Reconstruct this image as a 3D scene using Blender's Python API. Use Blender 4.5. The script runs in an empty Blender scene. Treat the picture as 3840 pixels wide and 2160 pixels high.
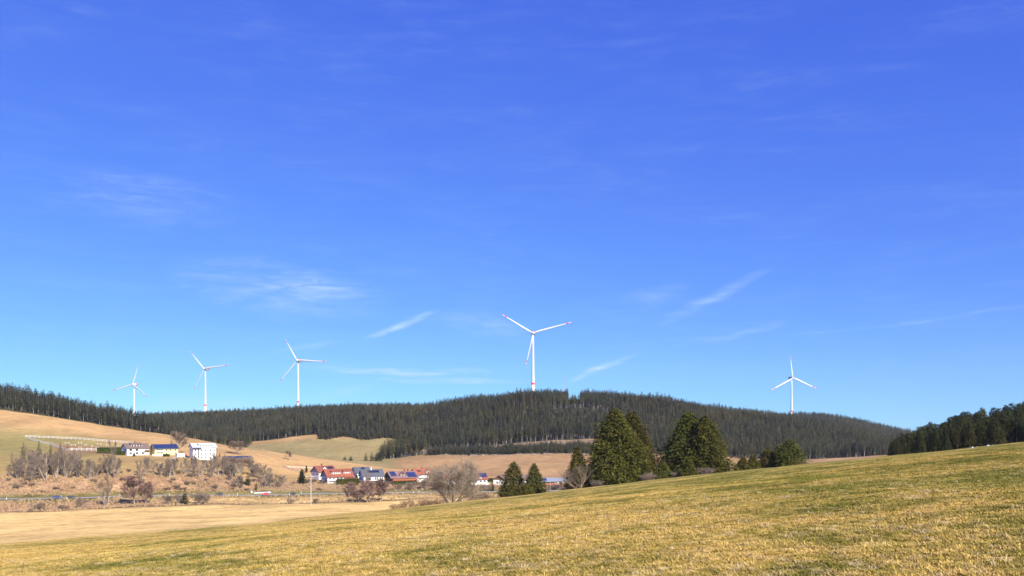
import bpy, math, random
import numpy as np
from mathutils import Vector, Matrix, Euler

sc = bpy.context.scene
COL = sc.collection
R = math.radians
F = 3325.0          # focal length in photograph pixels (3840 wide)
HZ = 1620.0         # eye level row in the photograph
EYE = 1.65
HAZE = 0.00004

# ------------------------------------------------------------------ camera
cam = bpy.data.cameras.new('camera')
cam_o = bpy.data.objects.new('camera', cam)
COL.objects.link(cam_o)
cam.sensor_width = 36.0
cam.lens = F / 3840.0 * 36.0
cam.shift_y = (HZ - 1080.0) / 3840.0
cam.clip_start = 0.1
cam.clip_end = 20000.0
cam_o.location = (0, 0, 0)
cam_o.rotation_euler = (R(90), 0, 0)
sc.camera = cam_o

# ------------------------------------------------------------------ world, sun, exposure
SUN_AZ, SUN_EL = 146.0, 34.0
world = bpy.data.worlds.new('World')
sc.world = world
world.use_nodes = True


def build_world():
    nt = world.node_tree
    N, L = nt.nodes, nt.links
    bg = N['Background']
    bg.inputs[1].default_value = 0.1
    sk = N.new('ShaderNodeTexSky')
    sk.sky_type = 'NISHITA'
    sk.sun_disc = False
    sk.sun_elevation = R(SUN_EL)
    sk.sun_rotation = R(SUN_AZ)
    sk.altitude = 2500
    sk.air_density = 1.0
    sk.dust_density = 0.0
    sk.ozone_density = 5.0

    def m(op, a, b=None, c=None):
        n = N.new('ShaderNodeMath')
        n.operation = op
        for i, v in enumerate((a, b, c)):
            if v is None:
                continue
            if isinstance(v, (int, float)):
                n.inputs[i].default_value = v
            else:
                L.new(v, n.inputs[i])
        return n.outputs[0]
    sep = N.new('ShaderNodeSeparateColor')
    L.new(sk.outputs[0], sep.inputs[0])
    # clear-air grade of the physical sky: a deep polarised blue
    ch = []
    for i, (g, p) in enumerate(((0.52, .82), (0.90, .90), (1.22, .36))):
        ch.append(m('MULTIPLY', m('POWER', m('MULTIPLY', sep.outputs[i], .1), p), g * 10 * .5))
    com = N.new('ShaderNodeCombineColor')
    for i in range(3):
        L.new(ch[i], com.inputs[i])
    # cirrus: thin ice cloud high above, given by direction
    tc = N.new('ShaderNodeTexCoord')
    sx = N.new('ShaderNodeSeparateXYZ')
    L.new(tc.outputs['Generated'], sx.inputs[0])
    az = m('MULTIPLY', m('ARCTAN2', sx.outputs[0], sx.outputs[1]), 57.2958)
    el = m('MULTIPLY', m('ARCSINE', sx.outputs[2]), 57.2958)

    cxyz = N.new('ShaderNodeCombineXYZ')
    L.new(az, cxyz.inputs[0])
    L.new(el, cxyz.inputs[1])

    def noise(scale, rot, sx_, sy_, detail, rough, off, dist=0.0, col=False):
        mp = N.new('ShaderNodeMapping')
        mp.inputs['Rotation'].default_value = (0, 0, R(rot))
        mp.inputs['Scale'].default_value = (sx_, sy_, 1)
        mp.inputs['Location'].default_value = (off, off * .7, off)
        L.new(cxyz.outputs[0], mp.inputs[0])
        n = N.new('ShaderNodeTexNoise')
        n.inputs['Scale'].default_value = scale
        n.inputs['Detail'].default_value = detail
        n.inputs['Roughness'].default_value = rough
        n.inputs['Distortion'].default_value = dist
        L.new(mp.outputs[0], n.inputs['Vector'])
        return n.outputs[1 if col else 0]

    def ramp(v, a, b):
        n = N.new('ShaderNodeMapRange')
        n.interpolation_type = 'SMOOTHSTEP'
        n.clamp = True
        L.new(v, n.inputs[0])
        n.inputs[1].default_value = a
        n.inputs[2].default_value = b
        return n.outputs[0]
    fine = ramp(noise(1.0, 12, .10, .55, 4, .6, 3.1, .7), .36, .80)
    fil = ramp(noise(1.0, -14, .35, 2.2, 6, .68, 8.3, .5), .32, .72)
    # the wind bends the streaks: shift the direction a little before shaping them
    vm = N.new('ShaderNodeVectorMath')
    vm.operation = 'MULTIPLY_ADD'
    L.new(noise(.22, 0, 1, 1.4, 2, .5, 5.5, 0, True), vm.inputs[0])
    vm.inputs[1].default_value = (1.2, 1.0, 0)
    vm2 = N.new('ShaderNodeVectorMath')
    vm2.operation = 'SUBTRACT'
    L.new(cxyz.outputs[0], vm2.inputs[0])
    vm2.inputs[1].default_value = (.6, .5, 0)
    L.new(vm2.outputs[0], vm.inputs[2])
    bent = vm.outputs[0]

    def ang(px, py):
        x, z = (px - 1920) / F, (HZ - py) / F
        return math.degrees(math.atan2(x, 1)), math.degrees(math.asin(z / math.sqrt(1 + x * x + z * z)))
    total = None
    for (x0, y0, x1, y1, hw, st) in (
            (1340, 1280, 1650, 1172, 15, 1.05), (1180, 1376, 1840, 1396, 17, 1.6), (1380, 1413, 1950, 1434, 15, 1.0),
            (2095, 1462, 2390, 1328, 15, 1.35), (2460, 1225, 2930, 995, 26, .5), (2960, 1258, 3480, 1200, 9, .38),
            (3350, 1222, 4000, 1118, 10, .26), (2540, 1300, 3000, 1200, 18, .3), (640, 1015, 1450, 1135, 120, .55),
            (1000, 1045, 1380, 1090, 60, .5), (2330, 1140, 2600, 1085, 45, .3), (100, 690, 900, 790, 110, .28),
            (1650, 1195, 2000, 1262, 60, .45), (1000, 1330, 1320, 1265, 14, .35), (480, 1545, 1000, 1515, 55, .5),
            (1150, 1490, 1450, 1425, 30, .35)):
        a0, e0 = ang(x0, y0)
        a1, e1 = ang(x1, y1)
        ln = math.hypot(a1 - a0, e1 - e0)
        mp = N.new('ShaderNodeMapping')
        mp.vector_type = 'TEXTURE'
        mp.inputs['Location'].default_value = ((a0 + a1) / 2, (e0 + e1) / 2, 0)
        mp.inputs['Rotation'].default_value = (0, 0, math.atan2(e1 - e0, a1 - a0))
        mp.inputs['Scale'].default_value = (ln * .56, hw / F * 57.2958, 1)
        L.new(bent, mp.inputs[0])
        gr = N.new('ShaderNodeTexGradient')
        gr.gradient_type = 'SPHERICAL'
        L.new(mp.outputs[0], gr.inputs[0])
        total = m('MULTIPLY', gr.outputs[1], st) if total is None else m('MULTIPLY_ADD', gr.outputs[1], st, total)
    total = m('MULTIPLY', total, m('MULTIPLY_ADD', fil, 1.0, .18))
    veil = m('MULTIPLY', m('MULTIPLY', fine, fil), .15)
    total = m('MINIMUM', m('MULTIPLY', m('ADD', total, veil), .62), .8)
    mix = N.new('ShaderNodeMix')
    mix.data_type = 'RGBA'
    L.new(total, mix.inputs[0])
    L.new(com.outputs[0], mix.inputs[6])
    mix.inputs[7].default_value = (.66 * 5, .86 * 5, 1.0 * 5, 1)
    L.new(mix.outputs[2], bg.inputs[0])


build_world()
world.cycles.sampling_method = 'MANUAL'
world.cycles.sample_map_resolution = 256
sun = bpy.data.lights.new('sun', 'SUN')
sun.energy = 4.6
sun.angle = R(.53)
sun.color = (1.0, .93, .82)
sun_o = bpy.data.objects.new('sun', sun)
COL.objects.link(sun_o)
SUNV = Vector((math.sin(R(SUN_AZ)) * math.cos(R(SUN_EL)), math.cos(R(SUN_AZ)) * math.cos(R(SUN_EL)), math.sin(R(SUN_EL))))
sun_o.rotation_euler = SUNV.to_track_quat('Z', 'Y').to_euler()
sun_o.location = (300, -300, 300)
vs = sc.view_settings
vs.view_transform = 'Standard'
vs.look = 'None'
vs.gamma = 1.0
vs.use_curve_mapping = False
vs.exposure = 1.0
sc.render.engine = 'CYCLES'
sc.cycles.use_denoising = True
sc.cycles.denoiser = 'OPENIMAGEDENOISE'
sc.cycles.denoising_input_passes = 'RGB_ALBEDO_NORMAL'
sc.cycles.denoising_prefilter = 'ACCURATE'
sc.cycles.max_bounces = 4
sc.cycles.diffuse_bounces = 2
sc.cycles.glossy_bounces = 2
sc.cycles.transparent_max_bounces = 4
sc.cycles.volume_bounces = 0


# ------------------------------------------------------------------ material helpers
def lk(nt, a, b):
    nt.links.new(a, b)


def new_mat(name, rough=.8, spec=.2):
    mt = bpy.data.materials.new(name)
    mt.use_nodes = True
    b = mt.node_tree.nodes['Principled BSDF']
    b.inputs['Roughness'].default_value = rough
    b.inputs['Specular IOR Level'].default_value = spec
    return mt, mt.node_tree, b


def tex_noise(nt, vec, scale, detail=4, rough=.55, dist=0.0):
    n = nt.nodes.new('ShaderNodeTexNoise')
    n.inputs['Scale'].default_value = scale
    n.inputs['Detail'].default_value = detail
    n.inputs['Roughness'].default_value = rough
    n.inputs['Distortion'].default_value = dist
    if vec is not None:
        lk(nt, vec, n.inputs['Vector'])
    return n.outputs[0]


def mapr(nt, v, a, b, c=0.0, d=1.0):
    n = nt.nodes.new('ShaderNodeMapRange')
    n.clamp = True
    n.interpolation_type = 'SMOOTHSTEP'
    lk(nt, v, n.inputs[0])
    for i, q in enumerate((a, b, c, d)):
        n.inputs[1 + i].default_value = q
    return n.outputs[0]


def mixc(nt, f, a, b, typ='MIX'):
    n = nt.nodes.new('ShaderNodeMix')
    n.data_type = 'RGBA'
    n.blend_type = typ
    for i, q in ((0, f), (6, a), (7, b)):
        if isinstance(q, (int, float)):
            n.inputs[i].default_value = q
        elif isinstance(q, tuple):
            n.inputs[i].default_value = q + (1,) if len(q) == 3 else q
        else:
            lk(nt, q, n.inputs[i])
    return n.outputs[2]


def math_n(nt, op, a, b):
    n = nt.nodes.new('ShaderNodeMath')
    n.operation = op
    for i, q in enumerate((a, b)):
        if isinstance(q, (int, float)):
            n.inputs[i].default_value = q
        else:
            lk(nt, q, n.inputs[i])
    return n.outputs[0]


def position(nt):
    return nt.nodes.new('ShaderNodeNewGeometry').outputs['Position']


def bump(nt, bsdf, h, strength, dist):
    n = nt.nodes.new('ShaderNodeBump')
    n.inputs['Strength'].default_value = strength
    n.inputs['Distance'].default_value = dist
    lk(nt, h, n.inputs['Height'])
    lk(nt, n.outputs[0], bsdf.inputs['Normal'])


def simple(name, c, rough=.75, spec=.25, var=.12, scale=1.5, metal=0.0):
    """weathered paint: base colour with blotchy variation"""
    mt, nt, b = new_mat(name, rough, spec)
    tcn = nt.nodes.new('ShaderNodeTexCoord').outputs['Object']
    n = tex_noise(nt, tcn, scale, 5, .6)
    lo = tuple(max(0, q * (1 - var)) for q in c)
    hi = tuple(min(1, q * (1 + var)) for q in c)
    lk(nt, mixc(nt, mapr(nt, n, .3, .7), lo, hi), b.inputs['Base Color'])
    b.inputs['Metallic'].default_value = metal
    return mt


M = {}


def grass_colour(nt, pos, tip=False):
    """patchy late-winter turf: straw over olive green, by place in the world"""
    big = tex_noise(nt, pos, .055, 4, .6)
    mid = tex_noise(nt, pos, .32, 5, .65)
    sml = tex_noise(nt, pos, 2.6, 4, .65)
    fin = tex_noise(nt, pos, 14.0, 3, .6)
    s = math_n(nt, 'ADD', math_n(nt, 'MULTIPLY', big, 1.05), math_n(nt, 'MULTIPLY', mid, .9))
    s = math_n(nt, 'ADD', s, math_n(nt, 'MULTIPLY', sml, .55))
    s = math_n(nt, 'ADD', s, math_n(nt, 'MULTIPLY', fin, .20))
    sp = nt.nodes.new('ShaderNodeSeparateXYZ')
    lk(nt, pos, sp.inputs[0])
    s = math_n(nt, 'SUBTRACT', s, mapr(nt, sp.outputs[0], -4, 20, 0, .17))      # damper, greener turf to the east
    g = mapr(nt, s, 1.06, 1.46)
    straw = mixc(nt, mapr(nt, sml, .35, .7), (.42, .272, .056), (.59, .415, .135))
    green = mixc(nt, mapr(nt, mid, .35, .65), (.135, .128, .018), (.235, .21, .032))
    return mixc(nt, g, green, straw)


def ground_material(name, kind):
    mt, nt, b = new_mat(name, .95, .05)
    pos = position(nt)
    at = nt.nodes.new('ShaderNodeAttribute')
    at.attribute_name = 'zone'
    col = at.outputs['Color']
    if kind == 'fore':
        near = grass_colour(nt, pos)
        bl = nt.nodes.new('ShaderNodeAttribute')
        bl.attribute_name = 'blend'
        e = math_n(nt, 'ADD', bl.outputs['Fac'], math_n(nt, 'MULTIPLY', math_n(nt, 'SUBTRACT', tex_noise(nt, pos, .05, 4, .6), .5), .9))
        v = mapr(nt, tex_noise(nt, pos, .5, 5, .65), .3, .7, .8, 1.15)
        col = mixc(nt, mapr(nt, e, .35, .65), near, mixc(nt, 1.0, col, v, 'MULTIPLY'))
        n2 = tex_noise(nt, pos, 9.0, 5, .7)
        bump(nt, b, n2, .9, .06)
        # soil between tufts
        col = mixc(nt, mapr(nt, tex_noise(nt, pos, 22.0, 3, .7), .36, .5, .28, 0.0), col, (.07, .055, .02))
    else:
        sc1, sc2, lo, hi, bs = {'straw': (.035, .30, .72, 1.18, .35), 'rough': (.06, .5, .55, 1.35, 1.0),
                                'field': (.02, .16, .82, 1.14, .3), 'floor': (.05, .5, .7, 1.2, .5)}[kind]
        a = mapr(nt, tex_noise(nt, pos, sc1, 5, .62, .4), .3, .7, lo, hi)
        c = mapr(nt, tex_noise(nt, pos, sc2, 6, .68, .2), .28, .72, lo, hi)
        col = mixc(nt, 1.0, col, mixc(nt, 1.0, a, c, 'MULTIPLY'), 'MULTIPLY')
        if kind == 'straw':   # mowing swaths and damp green runs
            mp = nt.nodes.new('ShaderNodeMapping')
            mp.inputs['Rotation'].default_value = (0, 0, R(-8))
            mp.inputs['Scale'].default_value = (.15, 1.6, 1)
            lk(nt, pos, mp.inputs['Vector'])
            st = tex_noise(nt, mp.outputs[0], .10, 5, .65)
            col = mixc(nt, mapr(nt, st, .48, .70, 0, .62), col, (.36, .25, .085))
        if kind == 'rough':
            mp = tex_noise(nt, pos, .22, 5, .7, .6)
            col = mixc(nt, mapr(nt, mp, .52, .70, 0, .75), col, (.53, .385, .215))
            mp2 = tex_noise(nt, pos, .35, 4, .7)
            col = mixc(nt, mapr(nt, mp2, .60, .78, 0, .65), col, (.11, .08, .05))
        if kind == 'field':
            mp = nt.nodes.new('ShaderNodeMapping')
            mp.inputs['Scale'].default_value = (.25, 1.3, 1)
            lk(nt, pos, mp.inputs['Vector'])
            st = tex_noise(nt, mp.outputs[0], .07, 5, .6, .3)
            col = mixc(nt, mapr(nt, st, .50, .78, 0, .40), col, (.22, .18, .06))
        bump(nt, b, tex_noise(nt, pos, sc2 * 2, 5, .7), bs, 1.0)
    lk(nt, col, b.inputs['Base Color'])
    M[name] = mt


for nm_, k_ in (('ground_fore', 'fore'), ('ground_straw', 'straw'), ('ground_rough', 'rough'), ('ground_field', 'field'), ('ground_floor', 'floor')):
    ground_material(nm_, k_)


def foliage(name, dark, light, var=.5):
    mt, nt, b = new_mat(name, .85, .12)
    oi = nt.nodes.new('ShaderNodeObjectInfo')
    tcn = nt.nodes.new('ShaderNodeTexCoord').outputs['Object']
    n = tex_noise(nt, tcn, .9, 4, .65)
    c = mixc(nt, mapr(nt, n, .3, .7), dark, light)
    if name == 'spruce_far':      # stands of different age and species mix over the hill
        pz = position(nt)
        st = tex_noise(nt, pz, .011, 4, .6)
        c = mixc(nt, mapr(nt, st, .40, .66), c, mixc(nt, 1.0, c, (1.6, 1.35, .95), 'MULTIPLY'))
        c = mixc(nt, mapr(nt, tex_noise(nt, pz, .02, 3, .6), .52, .7, 0, .8), c, mixc(nt, 1.0, c, (.54, .60, .64), 'MULTIPLY'))
    v = mapr(nt, oi.outputs['Random'], 0, 1, 1 - var, 1 + var * .8)
    c = mixc(nt, 1.0, c, v, 'MULTIPLY')
    hs = nt.nodes.new('ShaderNodeHueSaturation')
    lk(nt, mapr(nt, math_n(nt, 'FRACT', math_n(nt, 'MULTIPLY', oi.outputs['Random'], 7.31), 0), 0, 1, .47, .525), hs.inputs['Hue'])
    lk(nt, c, hs.inputs['Color'])
    lk(nt, hs.outputs[0], b.inputs['Base Color'])
    tl = nt.nodes.new('ShaderNodeBsdfTranslucent')
    lk(nt, hs.outputs[0], tl.inputs[0])
    mx = nt.nodes.new('ShaderNodeMixShader')
    mx.inputs[0].default_value = .35
    lk(nt, b.outputs[0], mx.inputs[1])
    lk(nt, tl.outputs[0], mx.inputs[2])
    lk(nt, mx.outputs[0], nt.nodes['Material Output'].inputs[0])
    M[name] = mt


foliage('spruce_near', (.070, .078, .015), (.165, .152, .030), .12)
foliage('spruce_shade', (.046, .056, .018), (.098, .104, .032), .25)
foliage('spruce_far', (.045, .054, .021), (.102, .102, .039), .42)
foliage('spruce_left', (.042, .048, .016), (.098, .092, .030), .35)
foliage('hedge_leaf', (.030, .045, .008), (.11, .115, .016), .2)


def bark(name, lo, hi):
    mt, nt, b = new_mat(name, .9, .1)
    oi = nt.nodes.new('ShaderNodeObjectInfo')
    tcn = nt.nodes.new('ShaderNodeTexCoord').outputs['Object']
    c = mixc(nt, mapr(nt, tex_noise(nt, tcn, 2.2, 4, .6), .3, .7), lo, hi)
    c = mixc(nt, 1.0, c, mapr(nt, oi.outputs['Random'], 0, 1, .75, 1.2), 'MULTIPLY')
    lk(nt, c, b.inputs['Base Color'])
    M[name] = mt


bark('trunk_pale', (.20, .165, .13), (.35, .30, .245))
bark('trunk_spruce', (.11, .085, .065), (.22, .18, .14))
bark('trunk_forest', (.18, .155, .13), (.34, .30, .25))
bark('twig_tan', (.165, .12, .082), (.28, .21, .15))
bark('twig_grey', (.145, .11, .085), (.24, .19, .15))
bark('twig_red', (.17, .098, .078), (.27, .175, .14))
bark('twig_pale', (.20, .155, .11), (.34, .275, .20))
bark('twig_dry', (.26, .17, .09), (.42, .29, .16))


# ------------------------------------------------------------------ object helpers
def tag(o, label=None, cat=None, group=None, kind=None):
    if label:
        o['label'] = label
    if cat:
        o['category'] = cat
    if group:
        o['group'] = group
    if kind:
        o['kind'] = kind
    return o


def empty(name, loc, rz=0.0, scale=1.0):
    o = bpy.data.objects.new(name, None)
    o.empty_display_size = .5
    COL.objects.link(o)
    o.location = loc
    o.rotation_euler = (0, 0, rz)
    o.scale = (scale, scale, scale) if isinstance(scale, (int, float)) else scale
    return o


def link(name, me, parent=None, loc=None, rot=None):
    o = bpy.data.objects.new(name, me)
    COL.objects.link(o)
    if parent:
        o.parent = parent
    if loc is not None:
        o.location = loc
    if rot is not None:
        o.rotation_euler = rot
    return o


class MB:
    def __init__(s):
        s.v, s.f, s.mi = [], [], []

    def face(s, pts, mi=0):
        b = len(s.v)
        s.v.extend(tuple(p) for p in pts)
        s.f.append(tuple(range(b, b + len(pts))))
        s.mi.append(mi)

    def box(s, x0, x1, y0, y1, z0, z1, mi=0):
        b = len(s.v)
        s.v.extend([(x0, y0, z0), (x1, y0, z0), (x1, y1, z0), (x0, y1, z0), (x0, y0, z1), (x1, y0, z1), (x1, y1, z1), (x0, y1, z1)])
        for q in ((3, 2, 1, 0), (4, 5, 6, 7), (0, 1, 5, 4), (1, 2, 6, 5), (2, 3, 7, 6), (3, 0, 4, 7)):
            s.f.append(tuple(b + i for i in q))
            s.mi.append(mi)

    def prism(s, poly, axis_pts, mi=0):
        """poly list of 3D pts, extruded by vector"""
        b = len(s.v)
        n = len(poly)
        e = Vector(axis_pts)
        s.v.extend(tuple(p) for p in poly)
        s.v.extend(tuple(Vector(p) + e) for p in poly)
        s.f.append(tuple(b + i for i in reversed(range(n))))
        s.f.append(tuple(b + n + i for i in range(n)))
        s.mi += [mi, mi]
        for i in range(n):
            j = (i + 1) % n
            s.f.append((b + i, b + j, b + n + j, b + n + i))
            s.mi.append(mi)

    def tube(s, p0, p1, r0, r1, n=3, cap=False, mi=0):
        p0, p1 = Vector(p0), Vector(p1)
        d = (p1 - p0)
        if d.length < 1e-6:
            return
        d.normalize()
        a = d.orthogonal().normalized()
        c = d.cross(a)
        b = len(s.v)
        for p, r in ((p0, r0), (p1, r1)):
            for i in range(n):
                t = 2 * math.pi * i / n
                s.v.append(tuple(p + (a * math.cos(t) + c * math.sin(t)) * r))
        for i in range(n):
            j = (i + 1) % n
            s.f.append((b + i, b + j, b + n + j, b + n + i))
            s.mi.append(mi)
        if cap:
            s.f.append(tuple(b + n + i for i in range(n)))
            s.f.append(tuple(b + i for i in reversed(range(n))))
            s.mi += [mi, mi]

    def lathe(s, prof, n=16, mi=0, o=(0, 0, 0)):
        b = len(s.v)
        for (r, z) in prof:
            for i in range(n):
                t = 2 * math.pi * i / n
                s.v.append((o[0] + r * math.cos(t), o[1] + r * math.sin(t), o[2] + z))
        for k in range(len(prof) - 1):
            for i in range(n):
                j = (i + 1) % n
                s.f.append((b + k * n + i, b + k * n + j, b + (k + 1) * n + j, b + (k + 1) * n + i))
                s.mi.append(mi)
        s.f.append(tuple(b + (len(prof) - 1) * n + i for i in range(n)))
        s.mi.append(mi)

    def mesh(s, name, mats, smooth=False):
        me = bpy.data.meshes.new(name)
        me.from_pydata(s.v, [], s.f)
        if not isinstance(mats, (list, tuple)):
            mats = [mats]
        for q in mats:
            me.materials.append(q)
        if len(mats) > 1:
            me.polygons.foreach_set('material_index', s.mi)
        if smooth:
            me.polygons.foreach_set('use_smooth', [True] * len(me.polygons))
        me.update()
        return me

    def build(s, name, mats, parent=None, smooth=False, loc=None, rot=None):
        return link(name, s.mesh(name, mats, smooth), parent, loc, rot)


# ------------------------------------------------------------------ the terrain, as profiles that run away from the viewer
PX = np.arange(-1500.0, 5341.0, 12.0)
NC = len(PX)


def curve(pts, smooth=6):
    xs, ys = zip(*pts)
    a = np.interp(PX, xs, ys)
    if smooth:
        k = np.exp(-.5 * (np.arange(-3 * smooth, 3 * smooth + 1) / smooth) ** 2)
        k /= k.sum()
        a = np.convolve(np.pad(a, 3 * smooth, mode='edge'), k, mode='valid')
    return a


def zrow(pts, y, smooth=6):
    return (HZ - curve(pts, smooth)) / F * y


CREST = curve([(-1500, 2150), (0, 2035), (500, 2000), (1000, 1960), (1300, 1925), (1500, 1908), (1700, 1889), (1900, 1867), (2000, 1855), (2150, 1835),
               (2400, 1808), (2700, 1775), (3000, 1743), (3300, 1714), (3600, 1684), (3840, 1660), (5300, 1550)])
S_ = (HZ - CREST) / F + 2 * EYE / 150.0
C_ = EYE / 150.0 ** 2


def fore(y):
    return -EYE + S_ * y - C_ * y * y


LY, LZ = [], []


def addline(y, z):
    LY.append(np.asarray(y) * np.ones(NC))
    LZ.append(np.asarray(z) * np.ones(NC))


for y_ in (6., 12., 25., 50., 100., 150., 200., 240.):
    addline(y_, fore(y_))
ry = curve([(-1500, 340), (0, 340), (1300, 400), (1900, 430), (5300, 430)])
addline(ry, curve([(-1500, -36), (0, -35.4), (700, -35.2), (1300, -35.5), (1900, -37), (2800, -35), (3000, -28), (3300, -15), (3600, -8), (3840, -4), (5300, 10)]))      # 8 meadow
ry = curve([(-1500, 425), (0, 430), (700, 455), (1300, 480), (1900, 540), (3840, 560), (5300, 560)])
addline(ry, curve([(-1500, -40), (0, -39.2), (400, -38.6), (700, -37.6), (1300, -38.3), (1900, -39.2), (2800, -38), (3300, -22), (3840, -10), (5300, 5)]))   # 9 stream
ROADY = curve([(-1500, 380), (0, 462), (700, 510), (1300, 552), (1900, 592), (2800, 640), (5300, 700)], 10)
ROADZ = zrow([(-1500, 1895), (0, 1873), (700, 1861), (1300, 1853), (1900, 1845), (2800, 1830), (3300, 1760), (3840, 1690), (5300, 1600)], ROADY, 10)
LY[9] = np.minimum(LY[9], ROADY - 14)
LY[8] = np.minimum(LY[8], LY[9] - 30)
addline(ROADY, ROADZ)                   # 10
addline(ROADY + 8, ROADZ)               # 11
addline(ROADY + 12, ROADZ + .5)         # 12
ry = curve([(-1500, 500), (0, 511), (300, 516), (600, 538), (900, 582), (1100, 604), (1300, 616), (1700, 645), (1900, 655), (2800, 690), (5300, 760)])
addline(np.maximum(ry, ROADY + 30), zrow([(-1500, 1800), (0, 1790), (300, 1785), (600, 1772), (760, 1776), (900, 1790), (1100, 1812), (1200, 1808), (1300, 1807), (1500, 1809), (1700, 1812), (1900, 1815), (2800, 1800), (3300, 1730), (3840, 1670), (5300, 1600)], ry, 5))   # 13 bank top
ry = curve([(-1500, 650), (0, 650), (700, 660), (1000, 670), (1300, 665), (1700, 685), (1900, 695), (2800, 740), (5300, 820)])
addline(ry, zrow([(-1500, 1690), (0, 1700), (400, 1706), (700, 1711), (820, 1722), (925, 1726), (1000, 1756), (1150, 1782), (1300, 1793), (1700, 1801), (1900, 1801), (2800, 1780), (3300, 1720), (3840, 1670), (5300, 1600)], ry, 5))   # 14 houses
ry = curve([(-1500, 880), (0, 880), (500, 860), (700, 850), (920, 830), (1200, 800), (1400, 792), (1700, 790), (2800, 830), (5300, 880)])
addline(ry, zrow([(-1500, 1470), (0, 1539), (150, 1556), (272, 1576), (421, 1601), (560, 1618), (643, 1632), (718, 1644), (800, 1661), (920, 1681), (1050, 1700), (1275, 1730), (1400, 1752), (1560, 1768), (1700, 1749), (2700, 1744), (2800, 1740), (3300, 1710), (3840, 1670), (5300, 1600)], ry, 4))   # 15 first crest
ry = curve([(-1500, 960), (0, 960), (300, 940), (500, 930), (700, 912), (920, 900), (1350, 900), (1450, 882), (2250, 882), (2700, 900), (5300, 960)])
addline(ry, zrow([(-1500, 1450), (0, 1486), (130, 1517), (310, 1545), (420, 1567), (510, 1590), (620, 1622), (725, 1655), (920, 1712), (1200, 1722), (1350, 1727), (1450, 1727), (1600, 1708), (2000, 1705), (2250, 1703), (2700, 1711), (2800, 1726), (3300, 1715), (3840, 1680), (5300, 1620)], ry, 4))   # 16
ry = curve([(-1500, 1080), (1350, 1080), (1500, 1060), (1600, 1000), (2000, 980), (2300, 980), (2700, 1000), (3000, 1050), (5300, 1100)])
addline(ry, zrow([(-1500, 1500), (0, 1530), (300, 1590), (500, 1635), (700, 1664), (950, 1658), (1190, 1627), (1350, 1629), (1500, 1645), (1600, 1680), (2000, 1656), (2300, 1642), (2700, 1660), (3000, 1682), (3300, 1690), (3840, 1680), (5300, 1620)], ry, 4))   # 17
RIDGE_Y = curve([(-1500, 1650), (560, 1600), (800, 1500), (1000, 1450), (1500, 1330), (2000, 1230), (2300, 1220), (2800, 1250), (3200, 1300), (3840, 1350), (5300, 1400)])
TREETOP = curve([(-1500, 1590), (0, 1585), (400, 1562), (560, 1549), (800, 1533), (1000, 1528), (1200, 1516), (1400, 1507), (1500, 1503), (1640, 1505), (1720, 1490), (1830, 1474), (2000, 1463), (2060, 1455),
                 (2110, 1454), (2300, 1459), (2460, 1483), (2600, 1505), (2760, 1521), (2900, 1538), (2990, 1552), (3100, 1577), (3200, 1597), (3300, 1620), (3400, 1642), (3840, 1650), (5300, 1650)], 2)
rz = (HZ - TREETOP) / F * RIDGE_Y - 16.0
addline(RIDGE_Y, rz)                    # 18 ridge
addline(RIDGE_Y + 90, rz - 6)           # 19
FARTOP = curve([(-1500, 1600), (2600, 1585), (2980, 1545), (3100, 1548), (3200, 1565), (3280, 1583), (3350, 1600), (3420, 1612), (3500, 1630), (3640, 1650), (5300, 1650)], 2)
fz = (HZ - FARTOP) / F * 1900.0 - 14.5
addline(RIDGE_Y * .35 + 1900 * .65, np.minimum(rz - 14, fz - 8))    # 20 saddle
addline(1900., fz)                      # 21 far ridge
addline(2250., fz - 15)                 # 22
addline(3000., -60.)                    # 23
LY, LZ = np.array(LY), np.array(LZ)
for k in range(1, len(LY)):
    LY[k] = np.maximum(LY[k], LY[k - 1] + 3)
H_ = LY[1:] - LY[:-1]
DL = (LZ[1:] - LZ[:-1]) / H_
SL = np.zeros_like(LZ)
for k in range(1, len(LZ) - 1):
    same = DL[k - 1] * DL[k] > 0
    w1, w2 = 2 * H_[k] + H_[k - 1], H_[k] + 2 * H_[k - 1]
    with np.errstate(divide='ignore', invalid='ignore'):
        hm = (w1 + w2) / (w1 / DL[k - 1] + w2 / DL[k])
    SL[k] = np.where(same, hm, 0)
SL[0], SL[-1] = DL[0], DL[-1]
# keep the true foreground slope on the near lines (a convex down, not monotone pieces)
for k, y_ in enumerate((6., 12., 25., 50., 100., 150., 200.)):
    SL[k] = S_ - 2 * C_ * y_


def wob(x, y):
    """slow undulation of the land"""
    a = np.clip((y - 4) / 40, 0, 1)
    w = .10 * np.sin(x * .31 + 1.3 * np.sin(y * .17)) * np.sin(y * .23 + .7) + .16 * np.sin(x * .083 + 2.1) * np.sin(y * .061 + x * .02)
    far = np.clip((y - 260) / 200, 0, 1)
    fold = np.clip((y - 1100) / 45, 0, 1) * np.clip((1195 - y) / 45, 0, 1)
    w = w + fold * (6.0 * np.sin(x * .030 + y * .011 + 1.0) + 3.5 * np.sin(x * .071 - y * .016))
    return a * w + far * (.5 * np.sin(x * .045 + y * .021) * np.sin(y * .037 - x * .013) + .25 * np.sin(x * .17 + 3) * np.sin(y * .14))


def hermite(t, h, z0, z1, s0, s1):
    t2, t3 = t * t, t * t * t
    return (2 * t3 - 3 * t2 + 1) * z0 + (t3 - 2 * t2 + t) * h * s0 + (-2 * t3 + 3 * t2) * z1 + (t3 - t2) * h * s1


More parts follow.
